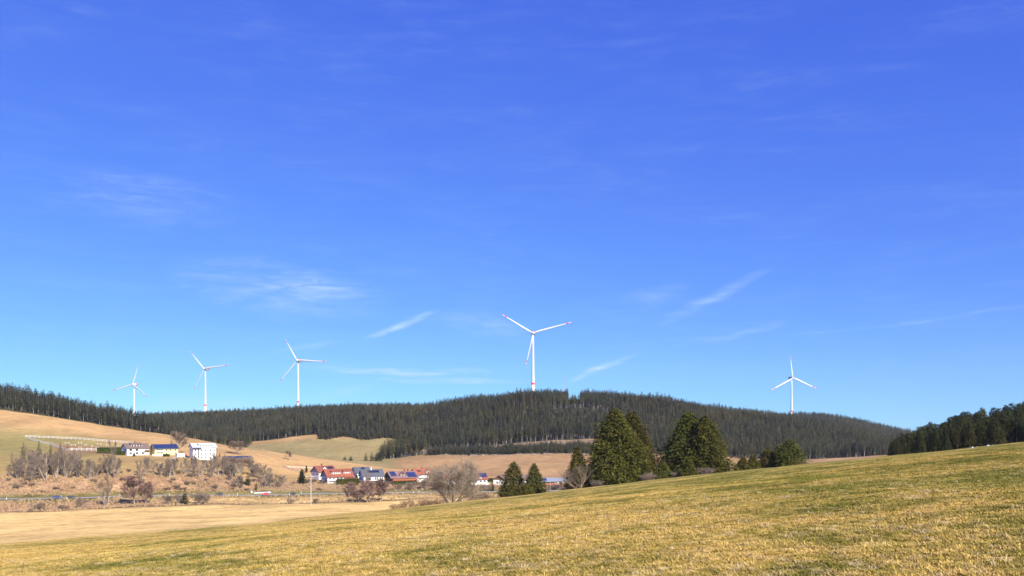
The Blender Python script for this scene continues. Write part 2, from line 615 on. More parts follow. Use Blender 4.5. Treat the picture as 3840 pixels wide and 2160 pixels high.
def T(x, y):
    """height of the land at x, y"""
    if y < 6:
        px = 1920 + F * x / 6.0
        s = float(np.interp(px, PX, S_))
        return -EYE + s * y - C_ * y * y + float(wob(x, y))
    px = 1920 + F * x / y
    c = (px - PX[0]) / 12.0
    i = int(min(max(math.floor(c), 0), NC - 2))
    f = min(max(c - i, 0), 1)
    yy = LY[:, i] * (1 - f) + LY[:, i + 1] * f
    zz = LZ[:, i] * (1 - f) + LZ[:, i + 1] * f
    ss = SL[:, i] * (1 - f) + SL[:, i + 1] * f
    k = int(min(max(np.searchsorted(yy, y) - 1, 0), len(yy) - 2))
    h = yy[k + 1] - yy[k]
    return float(hermite((y - yy[k]) / h, h, zz[k], zz[k + 1], ss[k], ss[k + 1]) + wob(x, y))


def lineY(k, px):
    return float(np.interp(px, PX, LY[k]))


def G(px, y, dz=0.0):
    """point on the land in the direction of photo column px at distance y"""
    x = (px - 1920) / F * y
    return Vector((x, y, T(x, y) + dz))


def zat(py, y):
    return (HZ - py) / F * y


def sm(v, a, b):
    t = np.clip((v - a) / (b - a), 0, 1)
    return t * t * (3 - 2 * t)


STRAW = np.array((.72, .48, .18))
TAN = np.array((.47, .288, .118))
GREEN = np.array((.20, .175, .055))
FIELD2 = np.array((.275, .215, .088))
FIELD3 = np.array((.345, .21, .096))
BANK = np.array((.385, .23, .125))
VERGE = np.array((.20, .165, .055))
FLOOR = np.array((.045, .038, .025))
CLEAR = np.array((.24, .165, .10))


def lerp(a, b, t):
    t = np.asarray(t)[..., None]
    return a * (1 - t) + b * t


def terrain_strip(name, k0, k1, subs, mat, zonefn, blendfn=None):
    ys, zs = [], []
    for k in range(k0, k1):
        n = subs[k - k0]
        last = k == k1 - 1
        for j in range(n + (1 if last else 0)):
            t = j / n
            ys.append(LY[k] * (1 - t) + LY[k + 1] * t)
            zs.append(hermite(t, H_[k], LZ[k], LZ[k + 1], SL[k], SL[k + 1]))
    ys, zs = np.array(ys), np.array(zs)
    xs = (PX - 1920)[None, :] / F * ys
    zs = zs + wob(xs, ys)
    nr = len(ys)
    co = np.stack([xs, ys, zs], -1).reshape(-1, 3)
    idx = np.arange(nr * NC).reshape(nr, NC)
    fa = np.stack([idx[:-1, :-1], idx[:-1, 1:], idx[1:, 1:], idx[1:, :-1]], -1).reshape(-1, 4)
    me = bpy.data.meshes.new(name)
    me.vertices.add(len(co))
    me.vertices.foreach_set('co', co.ravel())
    me.loops.add(fa.size)
    me.loops.foreach_set('vertex_index', fa.ravel())
    me.polygons.add(len(fa))
    me.polygons.foreach_set('loop_start', np.arange(0, fa.size, 4))
    me.polygons.foreach_set('loop_total', np.full(len(fa), 4))
    me.update(calc_edges=True)
    me.polygons.foreach_set('use_smooth', np.ones(len(fa), dtype=bool))
    pxs = np.broadcast_to(PX[None, :], ys.shape)
    c = zonefn(pxs, ys, xs)
    a = me.color_attributes.new('zone', 'FLOAT_COLOR', 'POINT')
    rgba = np.ones((nr * NC, 4), dtype=np.float32)
    rgba[:, :3] = c.reshape(-1, 3)
    a.data.foreach_set('color', rgba.ravel())
    if blendfn is not None:
        b = me.attributes.new('blend', 'FLOAT', 'POINT')
        b.data.foreach_set('value', blendfn(pxs, ys, xs).astype(np.float32).ravel())
    me.materials.append(mat)
    o = link(name, me)
    tag(o, kind='structure')
    return o


def L_(k, px):
    return np.interp(px, PX, LY[k])


def z_valley(px, y, x):
    c = np.broadcast_to(STRAW, px.shape + (3,)).copy()
    t = sm(y, L_(9, px) - 8, L_(9, px) - 1)
    c = lerp(c, np.array((.25, .165, .085)), t * .8)
    return c


def z_stream(px, y, x):
    r = (y - L_(9, px)) / (L_(10, px) - L_(9, px))
    left = 1 - sm(px, 500, 900)
    c = lerp(STRAW * .95, BANK * 1.05, left * sm(r, 0, .12))
    c = lerp(c, np.array((.055, .045, .03)), (1 - sm(np.abs(r - .05), .03, .10)) * .75)
    c = lerp(c, VERGE, sm(r, .62, .85) * .9)
    return c


def z_verge(px, y, x):
    return np.broadcast_to(VERGE, px.shape + (3,)).copy()


def z_bank(px, y, x):
    r = (y - L_(12, px)) / (L_(13, px) - L_(12, px))
    c = lerp(VERGE, BANK, sm(r, .05, .35))
    c = lerp(c, np.array((.33, .215, .11)), sm(px, 880, 1000) * .35 * sm(r, .2, .6))
    return c


def z_hill(px, y, x):
    r = (y - L_(14, px)) / (L_(15, px) - L_(14, px))
    q = (y - L_(13, px)) / (L_(14, px) - L_(13, px))
    c = np.broadcast_to(TAN, px.shape + (3,)).copy()
    # greener turf low on the left of the hill, tan on its brow
    g = sm(r, -.9, .05) * (1 - sm(r, .35, .75)) * (1 - sm(px, 250, 620))
    c = lerp(c, GREEN * 1.15, g * .85)
    g2 = (1 - sm(np.abs(q - .55), .25, .6)) * (1 - sm(px, 900, 1150))
    c = lerp(c, np.array((.30, .21, .075)), g2 * .6)
    # paddock sand
    pad = sm(px, 170, 230) * (1 - sm(px, 520, 560)) * sm(r, -.02, .05) * (1 - sm(r, .22, .30))
    c = lerp(c, np.array((.27, .15, .075)), pad * .8)
    f3 = sm(px, 1480, 1560) * sm(y, L_(14, px) - 5, L_(14, px) + 25)
    c = lerp(c, FIELD3, f3)
    lawn = sm(px, 1130, 1180) * (1 - sm(px, 2200, 2300)) * (1 - sm(q, .8, 1.0))
    c = lerp(c, np.array((.20, .17, .06)), lawn * .6)
    return c


def z_back(px, y, x):
    r = (y - L_(15, px)) / (L_(16, px) - L_(15, px))
    q = (y - L_(16, px)) / (L_(17, px) - L_(16, px))
    c = np.broadcast_to(FIELD2, px.shape + (3,)).copy()
    c = lerp(c, TAN * .86, sm(q, .72, .9) * (1 - sm(px, 1250, 1400)))
    c = lerp(c, TAN, (1 - sm(r, .02, .3)) * (1 - sm(px, 1400, 1500)) * sm(px, 700, 760))
    c = lerp(c, FIELD3, sm(px, 1440, 1520) * (1 - sm(q, 0, .03)))
    c = lerp(c, CLEAR, sm(px, 1560, 1600) * sm(q, .0, .03))
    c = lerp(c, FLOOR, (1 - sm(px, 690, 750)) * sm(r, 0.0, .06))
    return c


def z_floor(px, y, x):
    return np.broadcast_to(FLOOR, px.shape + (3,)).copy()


def z_fore(px, y, x):
    return np.broadcast_to(STRAW * .98, px.shape + (3,)).copy()


def b_fore(px, y, x):
    return sm(y, 20 + 220 * sm(px, 500, 1600), 160 + 225 * sm(px, 700, 1600))


fg = terrain_strip('foreground_meadow', 0, 7, (10, 14, 18, 20, 12, 8, 8), M['ground_fore'], z_fore, b_fore)
terrain_strip('valley_meadow', 7, 9, (12, 14), M['ground_straw'], z_valley)
terrain_strip('stream_bank', 9, 10, (14,), M['ground_rough'], z_stream)
terrain_strip('road_verge', 10, 12, (3, 3), M['ground_field'], z_verge)
terrain_strip('bank_slope', 12, 13, (18,), M['ground_rough'], z_bank)
terrain_strip('hillside_field', 13, 15, (18, 26), M['ground_field'], z_hill)
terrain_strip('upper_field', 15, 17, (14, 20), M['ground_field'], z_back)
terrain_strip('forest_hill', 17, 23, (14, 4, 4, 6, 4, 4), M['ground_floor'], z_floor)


def near_patch():
    """the turf round the viewer's feet, behind the first rows of the sheet"""
    nx, ny = 60, 30
    vs_, fs = [], []
    for j in range(ny + 1):
        y = -16 + 22.0 * j / ny
        for i in range(nx + 1):
            x = -12.4 + 24.8 * i / nx
            vs_.append((x, y, T(x, y if y < 6 else 5.999) - (0 if y < 5.9 else .0)))
    for j in range(ny):
        for i in range(nx):
            a = j * (nx + 1) + i
            fs.append((a, a + 1, a + nx + 2, a + nx + 1))
    me = bpy.data.meshes.new('meadow_turf')
    me.from_pydata(vs_, [], fs)
    me.materials.append(M['ground_fore'])
    me.polygons.foreach_set('use_smooth', [True] * len(fs))
    tag(link('meadow_turf', me), kind='structure')


near_patch()
#@@REST@@

def Tv(x, y):
    px = np.clip(1920 + F * x / y, PX[0], PX[-1])
    out = np.zeros_like(x)
    yy = np.array([np.interp(px, PX, LY[k]) for k in range(len(LY))])
    zz = np.array([np.interp(px, PX, LZ[k]) for k in range(len(LY))])
    ss = np.array([np.interp(px, PX, SL[k]) for k in range(len(LY))])
    k = np.clip((yy <= y[None, :]).sum(0) - 1, 0, len(LY) - 2)
    i = np.arange(len(x))
    h = yy[k + 1, i] - yy[k, i]
    out = hermite((y - yy[k, i]) / h, h, zz[k, i], zz[k + 1, i], ss[k, i], ss[k + 1, i])
    return out + wob(x, y)


def on(px, py, y0, y1):
    """the spot of land between distances y0 and y1 that lies in photo direction px, py"""
    ys = np.linspace(y0, y1, 120)
    xs = (px - 1920) / F * ys
    v = HZ - F * Tv(xs, ys) / ys
    i = int(np.argmin(np.abs(v - py)))
    return Vector((float(xs[i]), float(ys[i]), T(float(xs[i]), float(ys[i]))))


# ------------------------------------------------------------------ road
M['asphalt'] = simple('asphalt', (.30, .29, .285), .9, .2, .12, .3)
M['road_paint'] = simple('road_paint', (.75, .75, .73), .7, .2, .1, .5)
M['gravel_path'] = simple('gravel_path', (.42, .36, .29), .95, .1, .15, .4)


def ribbon(name, pts, half, mat, dz):
    """flat strip along pts (x,y,z), half-width along the level normal"""
    mb = MB()
    for i in range(len(pts) - 1):
        quad = []
        for j, s in ((i, -1), (i, 1), (i + 1, 1), (i + 1, -1)):
            a = pts[max(j - 1, 0)]
            b = pts[min(j + 1, len(pts) - 1)]
            d = Vector((b[0] - a[0], b[1] - a[1], 0)).normalized()
            n = Vector((d.y, -d.x, 0))
            p = Vector(pts[j]) + n * half * s
            quad.append((p.x, p.y, pts[j][2] + dz))
        mb.face([quad[0], quad[1], quad[2], quad[3]])
    return mb


road_pts = []
for px in range(-1400, 2700, 40):
    y = float(np.interp(px, PX, ROADY)) + 4.0
    x = (px - 1920) / F * y
    road_pts.append(Vector((x, y, max(T(x, y - 2.5), T(x, y + 2.5), T(x, y)) + .10)))
tag(ribbon('road', road_pts, 3.4, None, 0).build('road', M['asphalt']), kind='structure')
for s in (-1, 1):
    off = []
    for i, p in enumerate(road_pts):
        a, b = road_pts[max(i - 1, 0)], road_pts[min(i + 1, len(road_pts) - 1)]
        d = Vector((b.x - a.x, b.y - a.y, 0)).normalized()
        off.append(p + Vector((d.y, -d.x, 0)) * 3.1 * s)
    tag(ribbon('m', off, .14, None, .008).build('road_edge_line', M['road_paint']), kind='structure')


def road_at(px, side):
    y = float(np.interp(px, PX, ROADY)) + 4.0
    i = int((px + 1400) // 40)
    a, b = road_pts[i], road_pts[i + 1]
    t = (px + 1400) / 40 - i
    p = a.lerp(b, t)
    d = Vector((b.x - a.x, b.y - a.y, b.z - a.z)).normalized()
    n = Vector((d.y, -d.x, 0)).normalized()
    return p + n * side, math.atan2(d.y, d.x)


path_pts = []
for (px, py) in ((684, 1709), (672, 1712), (658, 1717), (644, 1722), (620, 1725), (580, 1726), (530, 1727), (470, 1726)):
    p = on(px, py, 590, 672)
    path_pts.append(p + Vector((0, 0, .12)))
tag(ribbon('p', path_pts, 1.6, None, 0).build('path', M['gravel_path']), kind='structure')


# ------------------------------------------------------------------ conifers
def conifer(seed, H, Rb, base, nwh, nbr, seg, p=.85, droop=.35, trunk_r=None, fullness=1.0, lean=0.0, wid=.34):
    rnd = random.Random(seed)
    tr, cr = MB(), MB()
    r0 = trunk_r or H * .014
    lx, ly = rnd.uniform(-1, 1) * lean, rnd.uniform(-1, 1) * lean
    ax = lambda z: Vector((lx * (z / H) ** 2 * H, ly * (z / H) ** 2 * H, z))
    zs = [-.6, H * .3, H * .65, H * .97]
    rs = [r0 * 1.2, r0 * .85, r0 * .5, r0 * .06]
    for i in range(3):
        tr.tube(ax(zs[i]), ax(zs[i + 1]), rs[i], rs[i + 1], 6)
    zb = H * base
    bulge = [[rnd.uniform(.72, 1.15) for _ in range(9)] for _ in range(9)]
    for w in range(nwh):
        t = (w + rnd.uniform(-.3, .3)) / nwh
        t = max(0.0, t)
        z = zb + (H - zb) * (t ** .92)
        if z > H * .985:
            continue
        prof = (1 - t) ** p * (1 - .35 * max(0, .18 - t) / .18)
        n = max(3, int(nbr * (.45 + .55 * (1 - t)) + .5))
        a0 = rnd.uniform(0, 6.28)
        for k in range(n):
            az = a0 + 6.283 * k / n + rnd.uniform(-.35, .35)
            sect = bulge[int(min(t, .99) * 9)][int((az % 6.283) / 6.284 * 9)]
            Lb = Rb * prof * rnd.uniform(.68, 1.12) * sect + H * .012
            if rnd.random() > fullness:
                Lb *= rnd.uniform(.25, .6)
            d = Vector((math.cos(az), math.sin(az), 0))
            sd = Vector((-d.y, d.x, 0))
            st = ax(z)
            rise = (.05 + .55 * t) * rnd.uniform(.7, 1.3)
            dr = droop * (1.15 - .7 * t) * rnd.uniform(.7, 1.3)

            def P_(s):
                return st + d * (Lb * s) + Vector((0, 0, Lb * (rise * s - dr * s * s)))
            wmax = Lb * wid + H * .006
            for i in range(seg):
                s0 = .18 + .82 * i / seg
                s1 = .18 + .82 * (i + 1) / seg
                a, b = P_(s0), P_(min(s1 + .12, 1.02))
                mdl = P_((s0 + s1) / 2)
                wd = wmax * (1.05 - .72 * s0)
                for sg in (-1, 1):
                    tip = mdl + sd * sg * wd * rnd.uniform(.75, 1.2) + d * wd * rnd.uniform(.1, .6) - Vector((0, 0, wd * rnd.uniform(.12, .6)))
                    cr.face((a, b, tip))
                if i % 2 == 0 or seg < 4:
                    tip = mdl + d * wd * .3 - Vector((0, 0, wd * rnd.uniform(.45, .95)))
                    cr.face((a, b, tip))
            a = P_(.86)
            cr.face((a + sd * wmax * .2, P_(1.10) + Vector((0, 0, Lb * .02)), a - sd * wmax * .2))
    # leader
    tp = ax(H)
    for k in range(3):
        az = 2.1 * k
        d = Vector((math.cos(az), math.sin(az), 0)) * H * .012
        cr.face((ax(H * .93) + d * 1.6, tp, ax(H * .93) - d * 1.6))
    return tr, cr


def conifer_meshes(name, seed, foli, trunk, **kw):
    tr, cr = conifer(seed, **kw)
    return (tr.mesh(name + '_trunk', M[trunk], True), cr.mesh(name + '_crown', M[foli]), kw['H'], kw['Rb'])


def bushy(seed, H, Rb, base, n, p, tri, tiers=16, lean=.01):
    """full spruce crown: small hanging needle sprays in loose tiers, over a tapering trunk"""
    rnd = random.Random(seed)
    tr, cr = MB(), MB()
    r0 = H * .017
    lx, ly = rnd.uniform(-1, 1) * lean, rnd.uniform(-1, 1) * lean
    ax = lambda z: Vector((lx * (z / H) ** 2 * H, ly * (z / H) ** 2 * H, z))
    zs, rs = [-.6, H * .3, H * .65, H * .97], [r0 * 1.2, r0 * .85, r0 * .5, r0 * .06]
    for i in range(3):
        tr.tube(ax(zs[i]), ax(zs[i + 1]), rs[i], rs[i + 1], 6)
    zb = H * base
    ph = [rnd.uniform(0, 6.28) for _ in range(5)]
    prof = lambda t: (1 - t) ** p * (1 - .30 * max(0, .14 - t) / .14)
    k = 0
    while k < n:
        t = rnd.random()
        if rnd.random() > prof(t) + .04:
            continue
        k += 1
        az = rnd.uniform(0, 6.283)
        lump = 1 + .14 * math.sin(3 * az + ph[0] + 6 * t) + .10 * math.sin(5 * az + ph[1] - 13 * t) + .09 * math.sin(8 * az + ph[2] + 29 * t)
        fr = (t * tiers + .35 * math.sin(2 * az + ph[3]) + .2 * math.sin(5 * az + ph[4])) % 1.0
        tier = 1.13 - .44 * fr
        q = math.sqrt(rnd.uniform(.22, 1.0))
        rr = Rb * prof(t) * lump * tier * q + H * .006
        if rnd.random() < .16:
            rr *= rnd.uniform(1.04, 1.26)
        d = Vector((math.cos(az), math.sin(az), 0))
        sd = Vector((-d.y, d.x, 0))
        pos = ax(zb + (H - zb) * t) + d * rr - Vector((0, 0, rr * .10))
        for j in range(3):
            L = tri * rnd.uniform(.55, 1.35)
            w = L * rnd.uniform(.20, .34)
            a = rnd.uniform(-1.0, 1.0)
            e = (d * math.cos(a) + sd * math.sin(a) + Vector((0, 0, rnd.uniform(-.75, .25)))).normalized()
            f = e.cross(Vector((rnd.uniform(-.6, .6), rnd.uniform(-.6, .6), 1))).normalized()
            c = pos + Vector((rnd.uniform(-.5, .5), rnd.uniform(-.5, .5), rnd.uniform(-.5, .5))) * tri
            cr.face((c - f * w, c + e * L, c + f * w))
    tp = ax(H)
    for k in range(3):
        d = Vector((math.cos(2.1 * k), math.sin(2.1 * k), 0)) * H * .010
        cr.face((ax(H * .93) + d * 1.6, tp, ax(H * .93) - d * 1.6))
    return tr, cr


def bushy_meshes(name, seed, foli, trunk, **kw):
    tr, cr = bushy(seed, **kw)
    return (tr.mesh(name + '_trunk', M[trunk], True), cr.mesh(name + '_crown', M[foli]), kw['H'], kw['Rb'])


def plant(name, protos, loc, sx, sz, label, cat, group, rz):
    o = empty(name, loc, rz, (sx, sx, sz))
    tag(o, label, cat, group)
    link('trunk', protos[0], o)
    link('crown', protos[1], o)
    return o


ORD = ('first second third fourth fifth sixth seventh eighth ninth tenth eleventh twelfth thirteenth fourteenth fifteenth sixteenth seventeenth eighteenth nineteenth twentieth').split()
TENS = {20: 'twenty', 30: 'thirty', 40: 'forty', 50: 'fifty', 60: 'sixty', 70: 'seventy', 80: 'eighty'}
TENTH = {20: 'twentieth', 30: 'thirtieth', 40: 'fortieth', 50: 'fiftieth', 60: 'sixtieth', 70: 'seventieth', 80: 'eightieth'}


def ordinal(n):
    if n <= 20:
        return ORD[n - 1]
    t, u = n // 10 * 10, n % 10
    return TENTH[t] if u == 0 else TENS[t] + '-' + ORD[u - 1]


# near, large spruces of the brow: each its own mesh
def near_spruce(seed, px, y, top, wpx, label, base=.03, nwh=34, nbr=16, seg=7, p=.72, foli='spruce_near', droop=.42, group=None):
    g = G(px, y)
    h = zat(top, y) - g.z
    r = wpx / F * y / 2 * 1.18
    n = int(min(14000, 1100 + 54 * h * r))
    pr = bushy_meshes('spruce', seed, foli, 'trunk_spruce', H=h, Rb=r, base=base, n=n, p=p, tri=.34 + .015 * h, tiers=max(6, int(h * 1.05)))
    return plant('spruce_tree', pr, g, 1, 1, label, 'tree', group, 0)


near_spruce(11, 2306, 216, 1531, 245, 'tall broad spruce on the brow, first of two with merged crowns', p=.70)
near_spruce(12, 2370, 221, 1543, 205, 'tall spruce grown into the right side of the broadest spruce on the brow', p=.72)
near_spruce(13, 2166, 214, 1674, 100, 'small pointed spruce rising behind the bare tree on the brow', nwh=24, nbr=13, seg=5, p=.85)
near_spruce(14, 2425, 213, 1740, 62, 'low spruce skirt at the foot of the tall merged pair', nwh=18, nbr=13, seg=5, p=.7)
near_spruce(15, 2580, 220, 1543, 245, 'tall dark spruce, left of the second big pair on the brow', p=.72)
near_spruce(16, 2644, 215, 1560, 205, 'olive sunlit spruce, right of the second big pair on the brow', nwh=60, nbr=28, p=.68)
near_spruce(17, 2488, 207, 1727, 72, 'small spruce at the left foot of the second big pair', nwh=24, nbr=13, seg=5, p=.8)
near_spruce(18, 2585, 204, 1713, 62, 'slim young spruce standing in front of the second big pair', nwh=24, nbr=13, seg=5, p=.85)
near_spruce(19, 2787, 222, 1713, 70, 'small dark spruce at the left end of the third clump on the brow', nwh=24, nbr=13, seg=5, p=.85)
near_spruce(20, 2822, 228, 1706, 66, 'second small dark spruce in the third clump on the brow', nwh=24, nbr=13, seg=5, p=.85)
near_spruce(21, 2880, 230, 1680, 90, 'middle-sized spruce in the middle of the third clump on the brow', nwh=30, nbr=14, seg=6, p=.75)
near_spruce(22, 2962, 226, 1647, 120, 'broad spruce, highest of the third clump on the brow', nwh=36, nbr=16, seg=6, p=.6)
near_spruce(23, 2925, 236, 1667, 90, 'spruce with its crown merged into the highest of the third clump', nwh=30, nbr=14, seg=6, p=.7)
near_spruce(24, 1926, 236, 1732, 122, 'wide bushy spruce beside a smaller pointed one at the field edge', nwh=36, nbr=16, seg=6, p=.78, foli='spruce_near')
near_spruce(25, 2003, 230, 1739, 92, 'smaller pointed spruce right beside the wide bushy one at the field edge', nwh=32, nbr=14, seg=6, p=.8)
near_spruce(26, 1968, 228, 1812, 120, 'low spreading spruce between the bushy one and the pointed one', nwh=16, nbr=18, seg=6, p=.5)

# forest kinds
SPEC = [dict(H=15, Rb=3.3, base=.12, nwh=15, nbr=8, seg=2, p=.62), dict(H=17, Rb=3.2, base=.34, nwh=14, nbr=8, seg=2, p=.58),
        dict(H=13, Rb=3.3, base=.06, nwh=15, nbr=8, seg=2, p=.66), dict(H=16, Rb=3.0, base=.46, nwh=12, nbr=8, seg=2, p=.55)]
forest_protos = [conifer_meshes('far_spruce', 100 + i, 'spruce_far', 'trunk_forest', droop=.45, lean=.02, **k) for i, k in enumerate(SPEC)]
SPEC2 = [dict(H=20, Rb=5.2, base=.05, nwh=24, nbr=10, seg=3, p=.72), dict(H=22, Rb=4.8, base=.18, nwh=22, nbr=10, seg=3, p=.66),
         dict(H=21, Rb=4.4, base=.32, nwh=18, nbr=9, seg=3, p=.66, fullness=.75), dict(H=17, Rb=4.8, base=.04, nwh=22, nbr=10, seg=3, p=.8)]
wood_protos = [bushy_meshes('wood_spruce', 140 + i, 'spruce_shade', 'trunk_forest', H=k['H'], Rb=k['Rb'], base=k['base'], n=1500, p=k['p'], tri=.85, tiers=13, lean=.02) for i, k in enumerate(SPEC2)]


def joined(name, pr):
    """one mesh of a tree for the uncountable mass of the forest"""
    a, b = pr[0], pr[1]
    va = [tuple(v.co) for v in a.vertices]
    fa = [tuple(p.vertices) for p in a.polygons]
    n = len(va)
    va += [tuple(v.co) for v in b.vertices]
    nb = len(fa)
    fa += [tuple(i + n for i in p.vertices) for p in b.polygons]
    me = bpy.data.meshes.new(name)
    me.from_pydata(va, [], fa)
    me.materials.append(a.materials[0])
    me.materials.append(b.materials[0])
    me.polygons.foreach_set('material_index', [0] * nb + [1] * (len(fa) - nb))
    me.update()
    return me


def scatter(name, pts, rots, scls, idx, meshes, mat=None, align=False):
    """a mass of instances on points, one object"""
    coll = bpy.data.collections.new(name + '_source')
    for i, me in enumerate(meshes):
        coll.objects.link(bpy.data.objects.new('%s_source_%02d' % (name, i), me))
    me = bpy.data.meshes.new(name)
    n = len(pts)
    me.vertices.add(n)
    me.vertices.foreach_set('co', np.asarray(pts, dtype=np.float32).ravel())
    for nm, ty, arr in (('rot', 'FLOAT_VECTOR', rots), ('scl', 'FLOAT_VECTOR', scls)):
        a = me.attributes.new(nm, ty, 'POINT')
        a.data.foreach_set('vector', np.asarray(arr, dtype=np.float32).ravel())
    a = me.attributes.new('idx', 'INT', 'POINT')
    a.data.foreach_set('value', np.asarray(idx, dtype=np.int32))
    o = link(name, me)
    ng = bpy.data.node_groups.new(name + '_nodes', 'GeometryNodeTree')
    ng.interface.new_socket('Geometry', in_out='INPUT', socket_type='NodeSocketGeometry')
    ng.interface.new_socket('Geometry', in_out='OUTPUT', socket_type='NodeSocketGeometry')
    N, L = ng.nodes, ng.links
    gi, go = N.new('NodeGroupInput'), N.new('NodeGroupOutput')
    ci = N.new('GeometryNodeCollectionInfo')
    ci.inputs['Collection'].default_value = coll
    ci.inputs['Separate Children'].default_value = True
    ci.inputs['Reset Children'].default_value = True
    ip = N.new('GeometryNodeInstanceOnPoints')
    ip.inputs['Pick Instance'].default_value = True
    L.new(gi.outputs[0], ip.inputs['Points'])
    L.new(ci.outputs[0], ip.inputs['Instance'])
    for nm, ty, sock in (('idx', 'INT', 'Instance Index'), ('rot', 'FLOAT_VECTOR', 'Rotation'), ('scl', 'FLOAT_VECTOR', 'Scale')):
        na = N.new('GeometryNodeInputNamedAttribute')
        na.data_type = ty
        na.inputs[0].default_value = nm
        out = [q for q in na.outputs if q.enabled][0]
        if nm == 'rot':
            er = N.new('FunctionNodeEulerToRotation')
            L.new(out, er.inputs[0])
            out = er.outputs[0]
        L.new(out, ip.inputs[sock])
    L.new(ip.outputs[0], go.inputs[0])
    md = o.modifiers.new('instances', 'NODES')
    md.node_group = ng
    return o


rng = np.random.default_rng(7)


def grid_points(x0, x1, y0, y1, sp):
    xs = np.arange(x0, x1, sp)
    ys = np.arange(y0, y1, sp)
    X, Y = np.meshgrid(xs, ys)
    X = X + rng.uniform(-.45, .45, X.shape) * sp
    Y = Y + rng.uniform(-.45, .45, Y.shape) * sp
    return X.ravel(), Y.ravel()


def forest_mass():
    X, Y = grid_points(-900, 900, 850, 1720, 4.7)
    PXs = 1920 + F * X / Y
    keep = (PXs > -420) & (PXs < 4300)
    X, Y, PXs = X[keep], Y[keep], PXs[keep]
    l15, l16, l17, l18 = (np.interp(PXs, PX, LY[k]) for k in (15, 16, 17, 18))
    left = (PXs < 735) & (Y > l15 + 2) & (Y < l15 + 100)
    ymin = np.where(PXs < 940, 1020, np.where(PXs < 1395, l17 + 4, l16 + 4))
    wedge = (PXs > 1395) & (PXs < 1570) & (Y > l16 + 4) & (Y > 885 + (PXs - 1395) * 1.1) & (Y < l17 + 20)
    main = (PXs > 540) & (Y > ymin) & (Y < l18 + 45) & ~wedge
    # felled strip above the young plantation, and a ride high on the hill
    strip = (PXs > 1600) & (PXs < 2290) & (Y > l16) & (Y < l17 - 2 - 30 * np.clip((1930 - PXs) / 120, 0, 1))
    ride = (PXs > 2070) & (PXs < 2335) & (Y > 1098 + 8 * np.sin(PXs * .03)) & (Y < 1126)
    ride2 = (PXs > 1500) & (PXs < 1640) & (Y > 1120) & (Y < 1150)
    notch = (PXs > 2128) & (PXs < 2178) & (Y > l18 - 40)
    ok = (left | main) & ~strip & ~ride & ~ride2 & (rng.random(len(X)) > .10)
    ok &= ~(notch & (rng.random(len(X)) < .8))
    X, Y, PXs = X[ok], Y[ok], PXs[ok]
    left = left[ok]
    Z = Tv(X, Y)
    S = rng.uniform(.72, 1.0, len(X)) * np.where(rng.random(len(X)) < .04, 1.1, 1.0) * np.where(left & (PXs > 560), np.interp(PXs, [560, 735], [1.0, .6]), 1.0)
    S *= np.where((PXs > 2128) & (PXs < 2178) & (Y > 1150), .62, 1.0)
    S *= np.where((PXs > 2070) & (PXs < 2335) & (Y > 1050) & (Y < 1106), .72, 1.0)
    S *= 1 + .16 * np.sin(X * .035 + 1.0) * np.sin(Y * .028)
    return X, Y, Z, S, PXs, left


X, Y, Z, S, PXs, LEFT = forest_mass()
l15, l16, l17, l18 = (np.interp(PXs, PX, LY[k]) for k in (15, 16, 17, 18))
front_left = LEFT & (Y < l15 + 8)
front_hill = (~LEFT) & (((PXs > 1600) & (PXs < 2290) & (Y < l17 + 10)) | ((PXs > 1430) & (PXs <= 1600) & (Y < l16 + 14)) | ((PXs > 2290) & (PXs < 2860) & (Y < l16 + 12)))
front_field = (~LEFT) & (PXs > 940) & (PXs < 1430) & (Y < l17 + 11)
ind = np.zeros(len(X), dtype=bool)
RND = random.Random(5)
for mask, lab, grp, cap in ((front_left, 'spruce in the edge row of the wood along the left brow', 'edge trees of the left wood', 62),
                            (front_hill, 'tall thin-trunked spruce in the front row of the wooded hill', 'front trees of the wooded hill', 90),
                            (front_field, 'spruce in the wood edge behind the pale green upper field', 'edge trees behind the upper field', 40)):
    ii = np.nonzero(mask & (PXs > -30) & (PXs < 3870))[0]
    if len(ii) > cap:
        ii = rng.choice(ii, cap, replace=False)
    for i in ii:
        ind[i] = True
        pr = forest_protos[(1, 3, 1, 0)[i % 4] if mask is front_hill else i % 3]
        s = float(S[i])
        plant('forest_spruce', pr, (float(X[i]), float(Y[i]), float(Z[i])), s, s, lab, 'tree', grp, RND.uniform(0, 6.28))
rest = ~ind
n = rest.sum()
rots = np.zeros((n, 3))
rots[:, 2] = rng.uniform(0, 6.28, n)
scl = np.repeat(S[rest][:, None], 3, 1) * rng.uniform(.9, 1.1, (n, 3))
joined_far = [joined('far_spruce_%d' % i, p) for i, p in enumerate(forest_protos)]
left_protos = [conifer_meshes('left_spruce', 100 + i, 'spruce_left', 'trunk_forest', droop=.45, lean=.02, **k) for i, k in enumerate(SPEC)]
lw = rest & LEFT
nl_ = lw.sum()
rl = np.zeros((nl_, 3))
rl[:, 2] = rng.uniform(0, 6.28, nl_)
tag(scatter('left_wood', np.stack([X[lw], Y[lw], Z[lw]], 1), rl, np.repeat(S[lw][:, None], 3, 1) * rng.uniform(.9, 1.12, (nl_, 3)), rng.integers(0, 4, nl_), [joined('left_spruce_%d' % i, p) for i, p in enumerate(left_protos)]),
    'dark olive wood along the brow of the left hillside', 'forest', kind='stuff')
rest = rest & ~LEFT
n = rest.sum()
rots, scl = rots[:n], np.repeat(S[rest][:, None], 3, 1) * rng.uniform(.9, 1.1, (n, 3))
